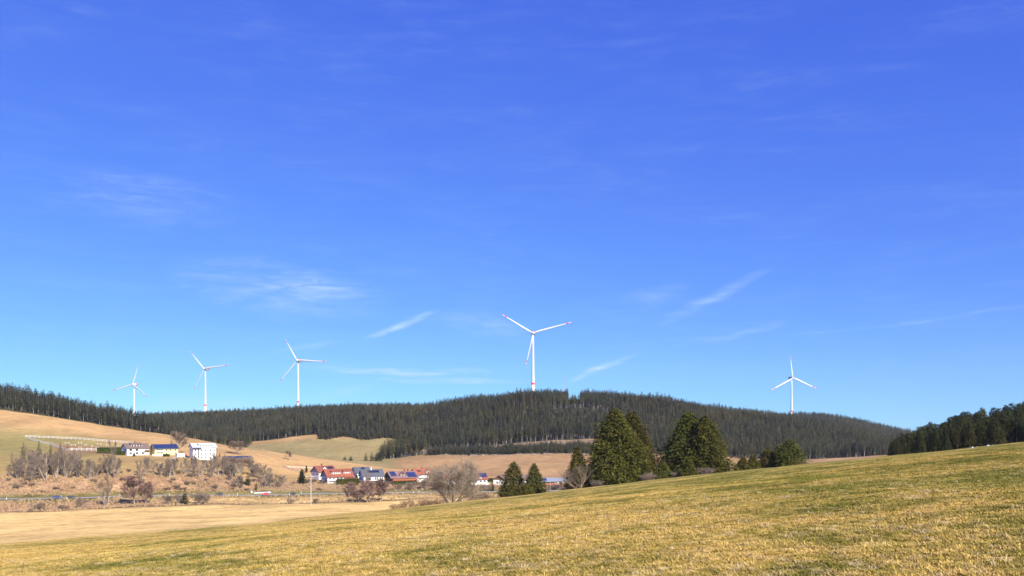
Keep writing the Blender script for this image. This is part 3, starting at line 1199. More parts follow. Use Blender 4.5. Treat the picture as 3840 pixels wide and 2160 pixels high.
tag(scatter('forest', np.stack([X[rest], Y[rest], Z[rest]], 1), rots, scl, np.where((PXs[rest] > 1500) & (PXs[rest] < 2345) & (((Y[rest] > 1126) & (Y[rest] < 1160)) | (Y[rest] < l17[rest] + 25)), rng.choice((1, 3, 3), n), rng.integers(0, 4, n)), joined_far),
    'dense dark spruce forest covering the long hill below the turbines', 'forest', kind='stuff')

# the farther ridge on the right
X, Y = grid_points(430, 1150, 1640, 1930, 5.6)
P2 = 1920 + F * X / Y
k = (P2 > 2880) & (P2 < 4100)
X, Y = X[k], Y[k]
n = len(X)
rots = np.zeros((n, 3))
rots[:, 2] = rng.uniform(0, 6.28, n)
tag(scatter('far_forest', np.stack([X, Y, Tv(X, Y)], 1), rots, np.repeat(rng.uniform(.8, 1.1, n)[:, None], 3, 1), rng.integers(0, 4, n), joined_far),
    'distant bluish spruce forest on the ridge behind the right turbine', 'forest', kind='stuff')

# young plantation on the felled strip and shrubs at the upper field
X, Y = grid_points(-110, 110, 880, 960, 3.2)
P2 = 1920 + F * X / Y
k = (P2 > 1600) & (P2 < 2290) & (Y > np.interp(P2, PX, LY[16]) + 3) & (Y < np.interp(P2, PX, LY[16]) + 62 + 8 * np.sin(P2 * .05))
X, Y = X[k], Y[k]
X2, Y2 = grid_points(-240, -120, 1040, 1100, 3.4)
P3 = 1920 + F * X2 / Y2
k = (P3 > 1195) & (P3 < 1560) & (Y2 > 1046 + 10 * np.sin(P3 * .04)) & (Y2 < 1086)
X, Y = np.concatenate([X, X2[k]]), np.concatenate([Y, Y2[k]])
n = len(X)
rots = np.zeros((n, 3))
rots[:, 2] = rng.uniform(0, 6.28, n)
tag(scatter('young_plantation', np.stack([X, Y, Tv(X, Y)], 1), rots, np.repeat((rng.uniform(.22, .55, n))[:, None], 3, 1) * np.array((1.5, 1.5, 1)), np.where(rng.random(n) < .5, 0, 2), joined_far),
    'low young spruce plantation on the felled strip at the hill foot', 'forest', kind='stuff')

# the wood on the right brow: every tree a thing
WOODTOP = ((3290, 1665), (3330, 1655), (3382, 1612), (3420, 1615), (3461, 1582), (3496, 1575), (3519, 1597), (3542, 1573), (3590, 1548), (3638, 1530), (3682, 1528), (3708, 1562), (3731, 1513), (3790, 1516), (3820, 1496), (3900, 1480), (4300, 1440))
wx, wy = zip(*WOODTOP)
cnt = 0
for row, (y0, spx, frac) in enumerate(((276, 20, .74), (296, 21, .90), (318, 23, 1.0), (342, 25, .98), (370, 28, .98))):
    px = 3352 + row * 7 - (30 if row > 2 else 0)
    nth = 0
    while px < 3990:
        yy = y0 + RND.uniform(-7, 7)
        g = G(px, yy)
        top = float(np.interp(px + RND.uniform(-10, 10), wx, wy))
        h = (zat(top, yy) - g.z) * frac * RND.uniform(.80, 1.0)
        if h > 4:
            pr = wood_protos[RND.choice((0, 1, 1, 2, 3))]
            s = h / pr[2]
            sx = s * RND.uniform(1.0, 1.4)
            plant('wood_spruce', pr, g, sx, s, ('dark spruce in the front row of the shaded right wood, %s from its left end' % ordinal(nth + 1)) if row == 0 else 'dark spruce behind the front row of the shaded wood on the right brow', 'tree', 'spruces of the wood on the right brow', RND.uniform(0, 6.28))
            nth += 1
        px += spx * RND.uniform(.75, 1.3)


# ------------------------------------------------------------------ bare trees and shrubs
def bare(seed, H, W, trunk_h, nl, nb, nt_, wig=.18, up=.55, tw=.035, stems=1, r0=None, spread=.55):
    rnd = random.Random(seed)
    tr, cr = MB(), MB()
    r0 = r0 or H * .018

    def rv(a):
        return Vector((rnd.uniform(-a, a), rnd.uniform(-a, a), rnd.uniform(-a, a)))

    def poly(mb, p, d, L, ra, rb, n, nseg, curve_up):
        pts = [p.copy()]
        d = d.normalized()
        for i in range(nseg):
            d = (d + rv(wig) + Vector((0, 0, curve_up / nseg))).normalized()
            q = p + d * (L / nseg)
            t0, t1 = i / nseg, (i + 1) / nseg
            mb.tube(p, q, ra + (rb - ra) * t0, ra + (rb - ra) * t1, n)
            p = q
            pts.append(p.copy())
        return pts, d

    def at(pts, t):
        k = t * (len(pts) - 1)
        i = min(int(k), len(pts) - 2)
        return pts[i].lerp(pts[i + 1], k - i)
    for s_ in range(stems):
        b0 = Vector((0, 0, -.4))
        lean = Vector((0, 0, 1)) + rv(.12)
        th = H * .92
        if stems > 1:
            a = 6.283 * s_ / stems + rnd.uniform(-.4, .4)
            lean = Vector((math.cos(a) * spread, math.sin(a) * spread, 1)) * 1.0 + rv(.2)
            b0 += Vector((math.cos(a), math.sin(a), 0)) * W * .05
            th = H * rnd.uniform(.7, .95)
        rr = r0 * (1 if stems == 1 else rnd.uniform(.5, .8))
        tp, _ = poly(tr, b0, lean, th, rr * 1.15, rr * .12, 6, 6, .15)
        for i in range(nl):
            t = trunk_h + (1 - trunk_h) * (i + rnd.random()) / nl * .96
            p = at(tp, min(t, .985))
            a = rnd.uniform(0, 6.283)
            rel = (t - trunk_h) / (1 - trunk_h)
            env = math.sin(math.pi * min(1, .22 + .78 * rel) ** .8) ** .6
            L = W * .5 * max(.25, env) * rnd.uniform(.75, 1.15)
            d = Vector((math.cos(a), math.sin(a), up + rel * .9))
            lp, ld = poly(tr, p, d, L, rr * .42 * (1 - .5 * rel), rr * .07, 4, 4, .35)
            for j in range(nb):
                t2 = .2 + .8 * (j + rnd.random()) / nb
                q = at(lp, min(t2, 1))
                d2 = (ld + rv(.85) + Vector((0, 0, .18))).normalized()
                L2 = L * .50 * (1.25 - t2) + W * .035
                bp, bd = poly(cr, q, d2, L2, rr * .10, rr * .035, 3, 2, .2)
                for k2 in range(nt_):
                    t3 = rnd.uniform(.1, 1)
                    z = at(bp, t3)
                    d3 = (bd + rv(.9) + Vector((0, 0, .25))).normalized()
                    L3 = (W * .085 + L2 * .45) * rnd.uniform(.6, 1.3)
                    o = d3.orthogonal().normalized() * tw * .5
                    o = Matrix.Rotation(rnd.uniform(0, 6.28), 3, d3) @ o
                    cr.face((z - o, z + o, z + d3 * L3))
    return tr, cr


def bare_meshes(name, seed, trunk, twig, **kw):
    tr, cr = bare(seed, **kw)
    return (tr.mesh(name + '_trunk', M[trunk], True), cr.mesh(name + '_crown', M[twig]), kw['H'], kw['W'])


TALL = [bare_meshes('bare_tall', 300 + i, 'trunk_pale', ('twig_grey', 'twig_tan')[i % 2], H=13, W=6.5 + i % 3, trunk_h=.14, nl=9, nb=8, nt_=9, up=1.7, tw=.05, stems=2 + i % 3, spread=.16, r0=.27, wig=.13) for i in range(5)]
ROUND = [bare_meshes('bare_round', 320 + i, 'trunk_pale', 'twig_tan', H=13, W=12, trunk_h=.2, nl=20, nb=9, nt_=12, up=.65, tw=.11) for i in range(2)]
RED = [bare_meshes('bare_red', 330 + i, 'trunk_pale', 'twig_red', H=13, W=10, trunk_h=.12, nl=22, nb=10, nt_=13, up=.7, tw=.13) for i in range(2)]
BUSH = [bare_meshes('bush', 340 + i, 'trunk_pale', ('twig_grey', 'twig_tan', 'twig_red', 'twig_dry')[i], H=5, W=6, trunk_h=.06, nl=7, nb=6, nt_=8, up=.5, tw=.075, stems=6, r0=.09) for i in range(4)]


def bare_at(pr, px, py, y0, y1, top, wpx, label=None, cat='tree', group=None, name='bare_tree', y=None):
    g = G(px, y) if y else on(px, py, y0, y1)
    h = zat(top, g.y) - g.z
    return plant(name, pr, g, wpx / F * g.y / pr[3], max(h, 1.0) / pr[2], label, cat, group, RND.uniform(0, 6.28))


# big ones on the brow, with more twigs
big = bare_meshes('bare_big', 401, 'trunk_pale', 'twig_pale', H=10, W=12.5, trunk_h=.05, nl=11, nb=10, nt_=13, up=.55, tw=.04, stems=5, r0=.26, wig=.22)
bare_at(big, 1700, 1881, 0, 0, 1737, 240, 'large pale many-stemmed bare tree standing at the field edge before the village', y=238)
big2 = bare_meshes('bare_big', 402, 'twig_tan', 'twig_grey', H=8, W=10, trunk_h=.06, nl=7, nb=6, nt_=8, up=.8, tw=.028, stems=4, r0=.2, wig=.2)
bare_at(big2, 2170, 1838, 0, 0, 1748, 165, 'grey bare tree on the brow at the left foot of the tallest spruces', y=208)
br = bare_meshes('brow_bush', 403, 'trunk_pale', 'twig_grey', H=4, W=5, trunk_h=.05, nl=7, nb=6, nt_=9, up=.6, tw=.045, stems=6, r0=.06)
for px, top, w, lab in ((2432, 1772, 70, 'grey leafless bush between the two big spruce pairs on the brow'), (2540, 1766, 60, 'leafless bush in the shade under the second big spruce pair'),
                        (2648, 1752, 85, 'leafless bush at the right foot of the second big spruce pair'), (2240, 1800, 60, 'low leafless bush at the foot of the tallest spruce')):
    bare_at(br, px, 0, 0, 0, top, w, lab, 'bush', None, 'bare_bush', y=206)
for px, top, w in ((1530, 1875, 70), (1585, 1868, 75), (1625, 1872, 60), (1655, 1866, 55), (1480, 1888, 50), (1770, 1846, 60), (1815, 1846, 50)):
    bare_at(BUSH[3 if px < 1700 else 1], px, 0, 0, 0, top, w, 'low dry bush on the field edge around the large many-stemmed bare tree', 'bush', 'dry bushes round the large bare tree', 'dry_bush', y=262)

# valley trees with a look of their own
bare_at(TALL[1], 397, 1897, 430, 470, 1782, 78, 'pale leaning bare tree on the near side of the road, beside a reddish one')
bare_at(RED[0], 505, 1890, 430, 475, 1783, 115, 'reddish-brown bare tree on the near side of the road')
bare_at(RED[1], 545, 1888, 430, 480, 1808, 80, 'smaller reddish bare tree tucked behind the reddish-brown one by the road')
bare_at(ROUND[0], 674, 1702, 640, 700, 1622, 92, 'round-crowned bare tree standing behind the yellow house')
bare_at(ROUND[1], 886, 1703, 650, 760, 1655, 84, 'spreading bare tree behind the low blue-roofed sheds')
bare_at(TALL[2], 806, 1712, 640, 690, 1672, 34, 'leafless shrubby tree at the right end of the tall white building')
bare_at(ROUND[0], 1083, 1725, 700, 800, 1692, 34, 'small lone bare tree in the tan field above the village')
bare_at(TALL[0], 424, 1738, 560, 660, 1626, 40, 'tall thin bare tree left of the white brown-roofed house')
bare_at(TALL[3], 1375, 1815, 600, 640, 1757, 34, 'tall grey bare tree in front of the dark slate-roofed house')
bare_at(RED[0], 1308, 1880, 455, 520, 1808, 74, 'reddish bare thicket tree, left end of the clump on the meadow')
bare_at(RED[1], 1375, 1884, 455, 520, 1798, 92, 'broad reddish bare tree in the middle of the clump on the meadow')
bare_at(RED[0], 1432, 1878, 455, 520, 1796, 84, 'reddish bare tree at the right end of the clump on the meadow')
bare_at(BUSH[2], 1342, 1882, 455, 520, 1832, 70, 'low purplish bush in the front of the clump on the meadow', 'bush', None, 'bare_bush')
bare_at(BUSH[0], 1185, 1888, 440, 500, 1868, 26, 'small grey bush beside the power pole', 'bush', None, 'bare_bush')
bare_at(BUSH[1], 1092, 1890, 440, 500, 1866, 40, 'sparse low bush on the meadow below the dark car', 'bush', None, 'bare_bush')
for px, base, top, w, lab in ((145, 1913, 1882, 52, 'round brown bush on the stream bank below the blue car'), (302, 1906, 1862, 36, 'slender bush on the stream bank left of the pale leaning tree'),
                              (628, 1889, 1855, 44, 'grey bush on the stream bank left of the roadside spruce'), (742, 1889, 1846, 56, 'grey bush right beside the roadside spruce'),
                              (768, 1888, 1848, 46, 'greyish bush at the right end of the roadside bushes'), (235, 1910, 1893, 40, 'low reddish bush on the stream bank under the dark car'),
                              (672, 1889, 1852, 40, 'bush touching the left side of the roadside spruce')):
    bare_at(BUSH[0 if px > 600 else 1], px, base, 430, 478, top, w, lab, 'bush', None, 'bare_bush')

# the wooded bank: leafless trees along its top
spots = [(58, 1790, 100, 30), (80, 1778, 92, 30), (104, 1796, 104, 34), (128, 1784, 110, 32), (150, 1770, 96, 30), (172, 1797, 122, 36), (192, 1782, 112, 32), (212, 1790, 108, 34), (232, 1774, 112, 34),
         (254, 1788, 106, 34), (276, 1774, 98, 34), (296, 1786, 88, 32), (36, 1784, 60, 26), (66, 1797, 62, 34), (116, 1800, 70, 36), (334, 1786, 78, 28), (352, 1790, 70, 26), (388, 1778, 86, 30), (408, 1788, 100, 30),
         (426, 1792, 104, 30), (440, 1784, 90, 28), (520, 1778, 68, 26), (548, 1774, 72, 28), (566, 1780, 66, 26), (598, 1788, 76, 28), (630, 1778, 72, 24), (652, 1786, 84, 28), (684, 1780, 88, 28),
         (704, 1776, 70, 26), (728, 1776, 84, 28), (754, 1782, 80, 28), (778, 1772, 64, 26), (800, 1778, 92, 30), (818, 1782, 98, 30), (838, 1786, 94, 30), (856, 1784, 80, 28), (890, 1790, 62, 30),
         (948, 1786, 68, 34), (972, 1790, 64, 34), (996, 1800, 66, 34), (1008, 1826, 62, 36), (1030, 1828, 60, 36), (990, 1828, 58, 34), (882, 1826, 56, 34), (1060, 1820, 46, 28)]
for _i in range(16):
    _px = RND.uniform(45, 300)
    spots.append((_px, RND.uniform(1752, 1798), RND.uniform(72, 100), RND.uniform(28, 38)))
for _i in range(14):
    _px = RND.uniform(320, 1010)
    spots.append((_px, RND.uniform(1770, 1800), RND.uniform(50, 76), RND.uniform(26, 34)))
spots.sort()
for i, (px, base, hpx, w) in enumerate(spots):
    bare_at(TALL[i % 5], px, base, lineY(12, px) + 6, lineY(13, px) + 40, base - hpx * .95, w * 1.8, 'leafless grey-brown tree on the roadside bank, %s from the left edge' % ordinal(i + 1), 'tree', 'leafless trees along the bank', 'bank_tree')
# scrub on the bank
for i in range(76):
    px = RND.uniform(0, 1480)
    y = RND.uniform(lineY(12, px) + 6, lineY(13, px) + 12)
    g = G(px, y)
    h = RND.uniform(1.2, 3.4)
    pr = BUSH[RND.choice((0, 1, 1, 3, 2, 3))]
    plant('bank_shrub', pr, g, RND.uniform(2.5, 5.0) / 6, h / 5, 'low leafless scrub bush on the rough bank beside the road', 'bush', 'scrub on the roadside bank', RND.uniform(0, 6.28))
for px, base, top, w, lab in ((1540, 1838, 1806, 44, 'dark round bush on the slope below the brown chalet'), (1592, 1834, 1790, 46, 'large brown bush below the white orange-roofed house'),
                              (1642, 1838, 1800, 50, 'brown thicket left of the large many-stemmed bare tree'), (1745, 1838, 1812, 50, 'brown thicket behind the large many-stemmed bare tree'),
                              (1825, 1840, 1816, 56, 'brown thicket below the red roof with solar panels'), (2085, 1838, 1815, 60, 'dark thicket in front of the low blue-grey roofed house'),
                              (1495, 1836, 1812, 32, 'small brown bush below the left end of the brown chalet'), (2130, 1838, 1806, 50, 'grey thicket by the house with the red balcony')):
    bare_at(BUSH[RND.choice((0, 1))], px, base, 580, 660, top, w, lab, 'bush', None, 'bare_bush')

# small evergreens about the valley
ev = [conifer_meshes('valley_spruce', 500 + i, 'spruce_shade', 'trunk_spruce', H=12, Rb=2.9, base=.05, nwh=20, nbr=9, seg=3, p=.8, droop=.4) for i in range(3)]
cyp = conifer_meshes('columnar', 510, 'hedge_leaf', 'trunk_spruce', H=9, Rb=1.6, base=.01, nwh=26, nbr=9, seg=3, p=.45, droop=-.5)


def ever(px, base, y0, y1, top, w, lab, pr=None, name='evergreen_tree', group=None):
    pr = pr or ev[int(px) % 3]
    g = on(px, base, y0, y1)
    h = zat(top, g.y) - g.z
    plant(name, pr, g, w / F * g.y / (2 * pr[3]), h / pr[2], lab, 'tree', group, RND.uniform(0, 6.28))


for a in ((87, 1725, 540, 640, 1657, 30, 'dark spruce among the bare trees, first from the left edge'), (146, 1740, 540, 640, 1652, 34, 'dark spruce among the bare trees, below the front of the white fence'),
          (226, 1720, 540, 640, 1655, 24, 'slim dark spruce in front of the white fence corner'), (190, 1715, 540, 640, 1660, 18, 'thin dark spruce between two fuller ones by the fence'),
          (843, 1780, 560, 640, 1703, 28, 'dark spruce on the bank in front of the blue-roofed sheds'), (874, 1784, 560, 640, 1721, 24, 'narrow dark spruce right of the sheds on the bank'),
          (904, 1826, 560, 600, 1778, 28, 'dark spruce low on the bank, left of a slightly taller one'), (930, 1824, 560, 600, 1771, 32, 'dark spruce low on the bank with a pale trunk before it'),
          (961, 1838, 540, 585, 1812, 20, 'small cone-shaped spruce at the roadside by the white tarpaulin'), (695, 1890, 440, 480, 1830, 42, 'dark spruce among bushes on the near side of the road'),
          (947, 1775, 600, 680, 1757, 12, 'tiny spruce on the slope above the bank'), (1293, 1725, 850, 905, 1711, 20, 'small round conifer at the far edge of the tan field'),
          (1316, 1727, 850, 905, 1709, 24, 'second small round conifer at the far edge of the tan field'), (1372, 1728, 860, 905, 1697, 22, 'conifer at the left tip of the hill wood'),
          (1394, 1728, 860, 905, 1693, 22, 'conifer second from the left tip of the hill wood'), (1412, 1729, 860, 905, 1696, 22, 'conifer third from the left tip of the hill wood'),
          (1428, 1729, 860, 905, 1699, 22, 'conifer where the left tip joins the hill wood'), (1848, 1842, 560, 640, 1806, 26, 'dark conifer left of the wide bushy spruce')):
    ever(*a)
ever(1132, 1822, 595, 640, 1759, 34, 'large rounded dark evergreen by the power pole', cyp)
ever(1149, 1772, 640, 720, 1745, 11, 'slim columnar cypress above the rounded evergreen', cyp)
ever(503, 1700 + 12, 600, 660, 1697, 12, 'small round clipped conifer in front of the white brown-roofed house', cyp)
ever(1337, 1806, 590, 640, 1777, 18, 'dark clipped conifer at the right end of the long hedge', cyp)


# ------------------------------------------------------------------ wind turbines
M['turbine_white'] = simple('turbine_white', (.58, .585, .585), .45, .4, .02, .05)
M['turbine_red'] = simple('turbine_red', (.62, .035, .025), .5, .4, .06, .3)
M['turbine_grey'] = simple('turbine_grey', (.55, .20, .16), .5, .4, .06, .3)


def blade_mesh(L, shaft):
    """tapering blade along +x, white with two red bands near the tip; returns (white, band) meshes"""
    secs = [(0.0, .030, .95), (.05, .030, .9), (.15, .050, .42), (.30, .046, .30), (.5, .037, .24), (.7, .029, .2), (.82, .024, .18), (.82, .024, .18), (.895, .020, .18), (.895, .020, .18), (.95, .016, .18), (.95, .016, .18), (1.0, .006, .2)]

    def ring(t, c, th):
        c *= L * shaft * .92
        pts = []
        for k in range(8):
            a = 6.283 * k / 8
            y = math.cos(a) * c * .5 - (c * .12)
            z = math.sin(a) * c * .5 * th
            tw = (1 - t) * .30
            pts.append((t * L, y * math.cos(tw) - z * math.sin(tw), y * math.sin(tw) + z * math.cos(tw)))
        return pts

    def loft(mb, ss):
        b = len(mb.v)
        for s in ss:
            mb.v.extend(ring(*s))
        for i in range(len(ss) - 1):
            for k in range(8):
                j = (k + 1) % 8
                mb.f.append((b + i * 8 + k, b + i * 8 + j, b + (i + 1) * 8 + j, b + (i + 1) * 8 + k))
                mb.mi.append(0)
    w, r1, r2 = MB(), MB(), MB()
    loft(w, secs[:7])
    loft(w, secs[8:9] + secs[10:11])
    loft(r1, secs[7:9])
    loft(r2, secs[11:13])
    return w, r1, r2


def turbine(px, hub_py, y, tips, stripe_py, nac, label):
    x = (px - 1920) / F * y
    zh = zat(hub_py, y)
    zb = T(x, y)
    o = empty('wind_turbine', (x, y, zb))
    tag(o, label, 'wind turbine', 'wind turbines on the wooded ridge')
    Ht = zh - zb
    sc_ = y / 1340.0
    zs = (zat(stripe_py, y) - zb) if stripe_py else 20.0
    tower_r = lambda z: 1.0 + 1.5 * max(0, 1 - z / (zs + 22)) ** 1.0 + (.8 if z < zs + 24 else .8 * max(0, 1 - (z - zs - 24) / (Ht - zs - 24)))
    prof = [(tower_r(z) * 1.05, z) for z in (-6, zs * .5, zs - 1.6)]
    prof2 = [(tower_r(z) * 1.05, z) for z in (zs + 1.6, zs + 8, zs + 18, zs + 30, Ht * .8, Ht - 3)]
    mb = MB()
    mb.lathe(prof, 20)
    mb.lathe(prof2, 20)
    mb.build('tower', M['turbine_white'], o, True)
    mb = MB()
    mb.lathe([(tower_r(zs - 1.6) * 1.06, zs - 1.6), (tower_r(zs + 1.6) * 1.06, zs + 1.6)], 20)
    mb.build('warning_band', M['turbine_red'], o, True)
    # nacelle and spinner along the wind axis
    ax = Vector((nac * .55, .84, 0)).normalized()       # from rotor back along the nacelle
    rot = math.atan2(ax.y, ax.x)
    mb = MB()
    for i, (t, r) in enumerate(((-2, 2.3), (2, 3.0), (7, 2.9), (11, 1.9))):
        pass
    prof = [(1.2, -3.0), (2.3, -2.0), (2.9, 1.0), (3.0, 5.0), (2.6, 9.0), (1.2, 11.5)]
    mb.lathe(prof, 12)
    mb.build('nacelle', M['turbine_white'], o, True, (0, 0, Ht), Euler((0, R(90), rot)))
    mb = MB()
    mb.lathe([(3.06, 5.6), (2.85, 7.6)], 12)
    mb.box(-3.1, -2.3, -2.2, 2.2, -1.0, 9.0)
    nb = mb.build('nacelle_stripe', M['turbine_red'], o, False, (0, 0, Ht), Euler((0, R(90), rot)))
    hubp = -ax * 4.2
    mb = MB()
    mb.lathe([(2.4, 0), (2.3, 1.6), (1.5, 3.2), (.3, 4.0)], 12)
    mb.build('hub', M['turbine_white'], o, True, (hubp.x * .6, hubp.y * .6, Ht), Euler((0, R(-90), rot)))
    # blades lie in the plane across the wind axis
    ex = Vector((ax.y, -ax.x, 0))
    for (tx, ty) in tips:
        d_img = Vector(((tx) / F * y, 0, -(ty) / F * y))       # metres across the view and up
        a = d_img.x / ex.x if abs(ex.x) > .2 else d_img.x
        d = ex * a + Vector((0, 0, d_img.z))
        # keep what the view shows but rein in the stretch along the plane
        L = d.length
        w, r1, r2 = blade_mesh(L, (y / 1340.0) ** .7)
        X_ = d.normalized()
        Z_ = ax
        Y_ = Z_.cross(X_).normalized()
        mrot = Matrix((X_, Y_, Z_)).transposed()
        b = w.build('blade', M['turbine_white'], o, True, (hubp.x, hubp.y, Ht), mrot.to_euler())
        r1.build('red_band', M['turbine_red'], b, True)
        r2.build('red_band', M['turbine_red'], b, True)


turbine(503, 1441, 2100, ((27, -76), (-96, 22), (70, 52)), None, .6, 'wind turbine farthest left, rising behind the near wood')
turbine(770, 1383, 1840, ((-62.6, -69.4), (110, -11), (-48, 82)), 1519.7, .6, 'wind turbine second from the left on the ridge')
turbine(1118, 1352, 1692, ((-48, -82), (125, 8.7), (-76, 83.5)), 1507.5, .5, 'wind turbine third from the left, left of the tallest one')
turbine(1999, 1250, 1340, ((-119, -73.7), (149, -40.5), (-26.5, 122.5)), 1439, .12, 'largest wind turbine, standing on the hill top in the middle')
turbine(2969, 1418, 1965, ((-10, -81), (101.5, 38.5), (-90.5, 46.5)), None, -.5, 'wind turbine farthest right, alone above the right end of the hill')

# lattice mast in the notch on the hill top
mb = MB()
for sx, sy in ((-1, -1), (1, -1), (1, 1), (-1, 1)):
    mb.tube((sx * 1.0, sy * 1.0, 0), (sx * .2, sy * .2, 34), .16, .1, 4)
for i in range(11):
    z = 3 * i
    r = 1.0 - .8 * z / 34
    r2 = 1.0 - .8 * (z + 3) / 34
    mb.tube((-r, -r, z), (r2, -r2, z + 3), .08, .08, 3)
    mb.tube((r, -r, z), (r2, r2, z + 3), .08, .08, 3)
    mb.tube((r, r, z), (-r2, r2, z + 3), .08, .08, 3)
    mb.tube((-r, r, z), (-r2, -r2, z + 3), .08, .08, 3)
M['steel'] = simple('steel', (.36, .36, .37), .5, .4, .1, .5)
tag(mb.build('lattice_mast', M['steel'], None, False, G(2116, 1215)), 'thin lattice mast in the notch of the trees on the hill top', 'mast')



# ------------------------------------------------------------------ houses
M['render_white'] = simple('render_white', (.78, .77, .74), .8, .2, .06, .4)
M['render_yellow'] = simple('render_yellow', (.72, .64, .28), .8, .2, .05, .4)
M['render_cream'] = simple('render_cream', (.70, .63, .48), .8, .2, .06, .4)
M['slate_wall'] = simple('slate_wall', (.27, .29, .33), .8, .2, .12, .8)
M['wood_brown'] = simple('wood_brown', (.13, .06, .035), .8, .2, .25, .8)
M['wood_orange'] = simple('wood_orange', (.36, .12, .045), .7, .2, .18, .8)
M['tile_orange'] = simple('tile_orange', (.25, .080, .045), .8, .2, .14, .5)
M['tile_bright'] = simple('tile_bright', (.37, .092, .042), .8, .2, .10, .5)
M['tile_redbrown'] = simple('tile_redbrown', (.22, .075, .05), .8, .2, .16, .5)
M['tile_brown'] = simple('tile_brown', (.16, .115, .095), .8, .2, .14, .5)
M['tile_plum'] = simple('tile_plum', (.20, .12, .115), .8, .2, .14, .5)
M['slate_roof'] = simple('slate_roof', (.085, .09, .105), .6, .35, .12, .5)
M['roof_pale'] = simple('roof_pale', (.55, .56, .58), .6, .3, .06, .4)
M['roof_bluegrey'] = simple('roof_bluegrey', (.20, .22, .27), .6, .3, .1, .4)
M['solar_blue'] = simple('solar_blue', (.022, .036, .105), .25, .5, .15, .6)
M['solar_dark'] = simple('solar_dark', (.018, .022, .045), .25, .5, .15, .6)
M['glass_dark'] = simple('glass_dark', (.035, .04, .05), .45, .12, .2, .5)
M['frame_white'] = simple('frame_white', (.75, .75, .73), .6, .3, .04, .5)
M['frame_brown'] = simple('frame_brown', (.10, .05, .03), .7, .2, .1, .5)
M['metal_light'] = simple('metal_light', (.6, .6, .6), .4, .5, .08, .5)
_wm = {}


def window(parent, loc, rz, w, h, fm='frame_white'):
    k = (round(w, 2), round(h, 2), fm)
    if k not in _wm:
        f, p = MB(), MB()
        t = .10
        f.box(-w / 2 - t, w / 2 + t, -.05, .06, h / 2, h / 2 + t)
        f.box(-w / 2 - t, w / 2 + t, -.09, .06, -h / 2 - t, -h / 2)
        f.box(-w / 2 - t, -w / 2, -.05, .06, -h / 2, h / 2)
        f.box(w / 2, w / 2 + t, -.05, .06, -h / 2, h / 2)
        f.box(-.03, .03, -.045, .05, -h / 2, h / 2)
        p.box(-w / 2, w / 2, -.02, .05, -h / 2, h / 2)
        _wm[k] = (f.mesh('window_frame', M[fm]), p.mesh('window_pane', M['glass_dark']))
    a = link('window', _wm[k][0], parent, loc, (0, 0, rz))
    link('pane', _wm[k][1], a)
    return a


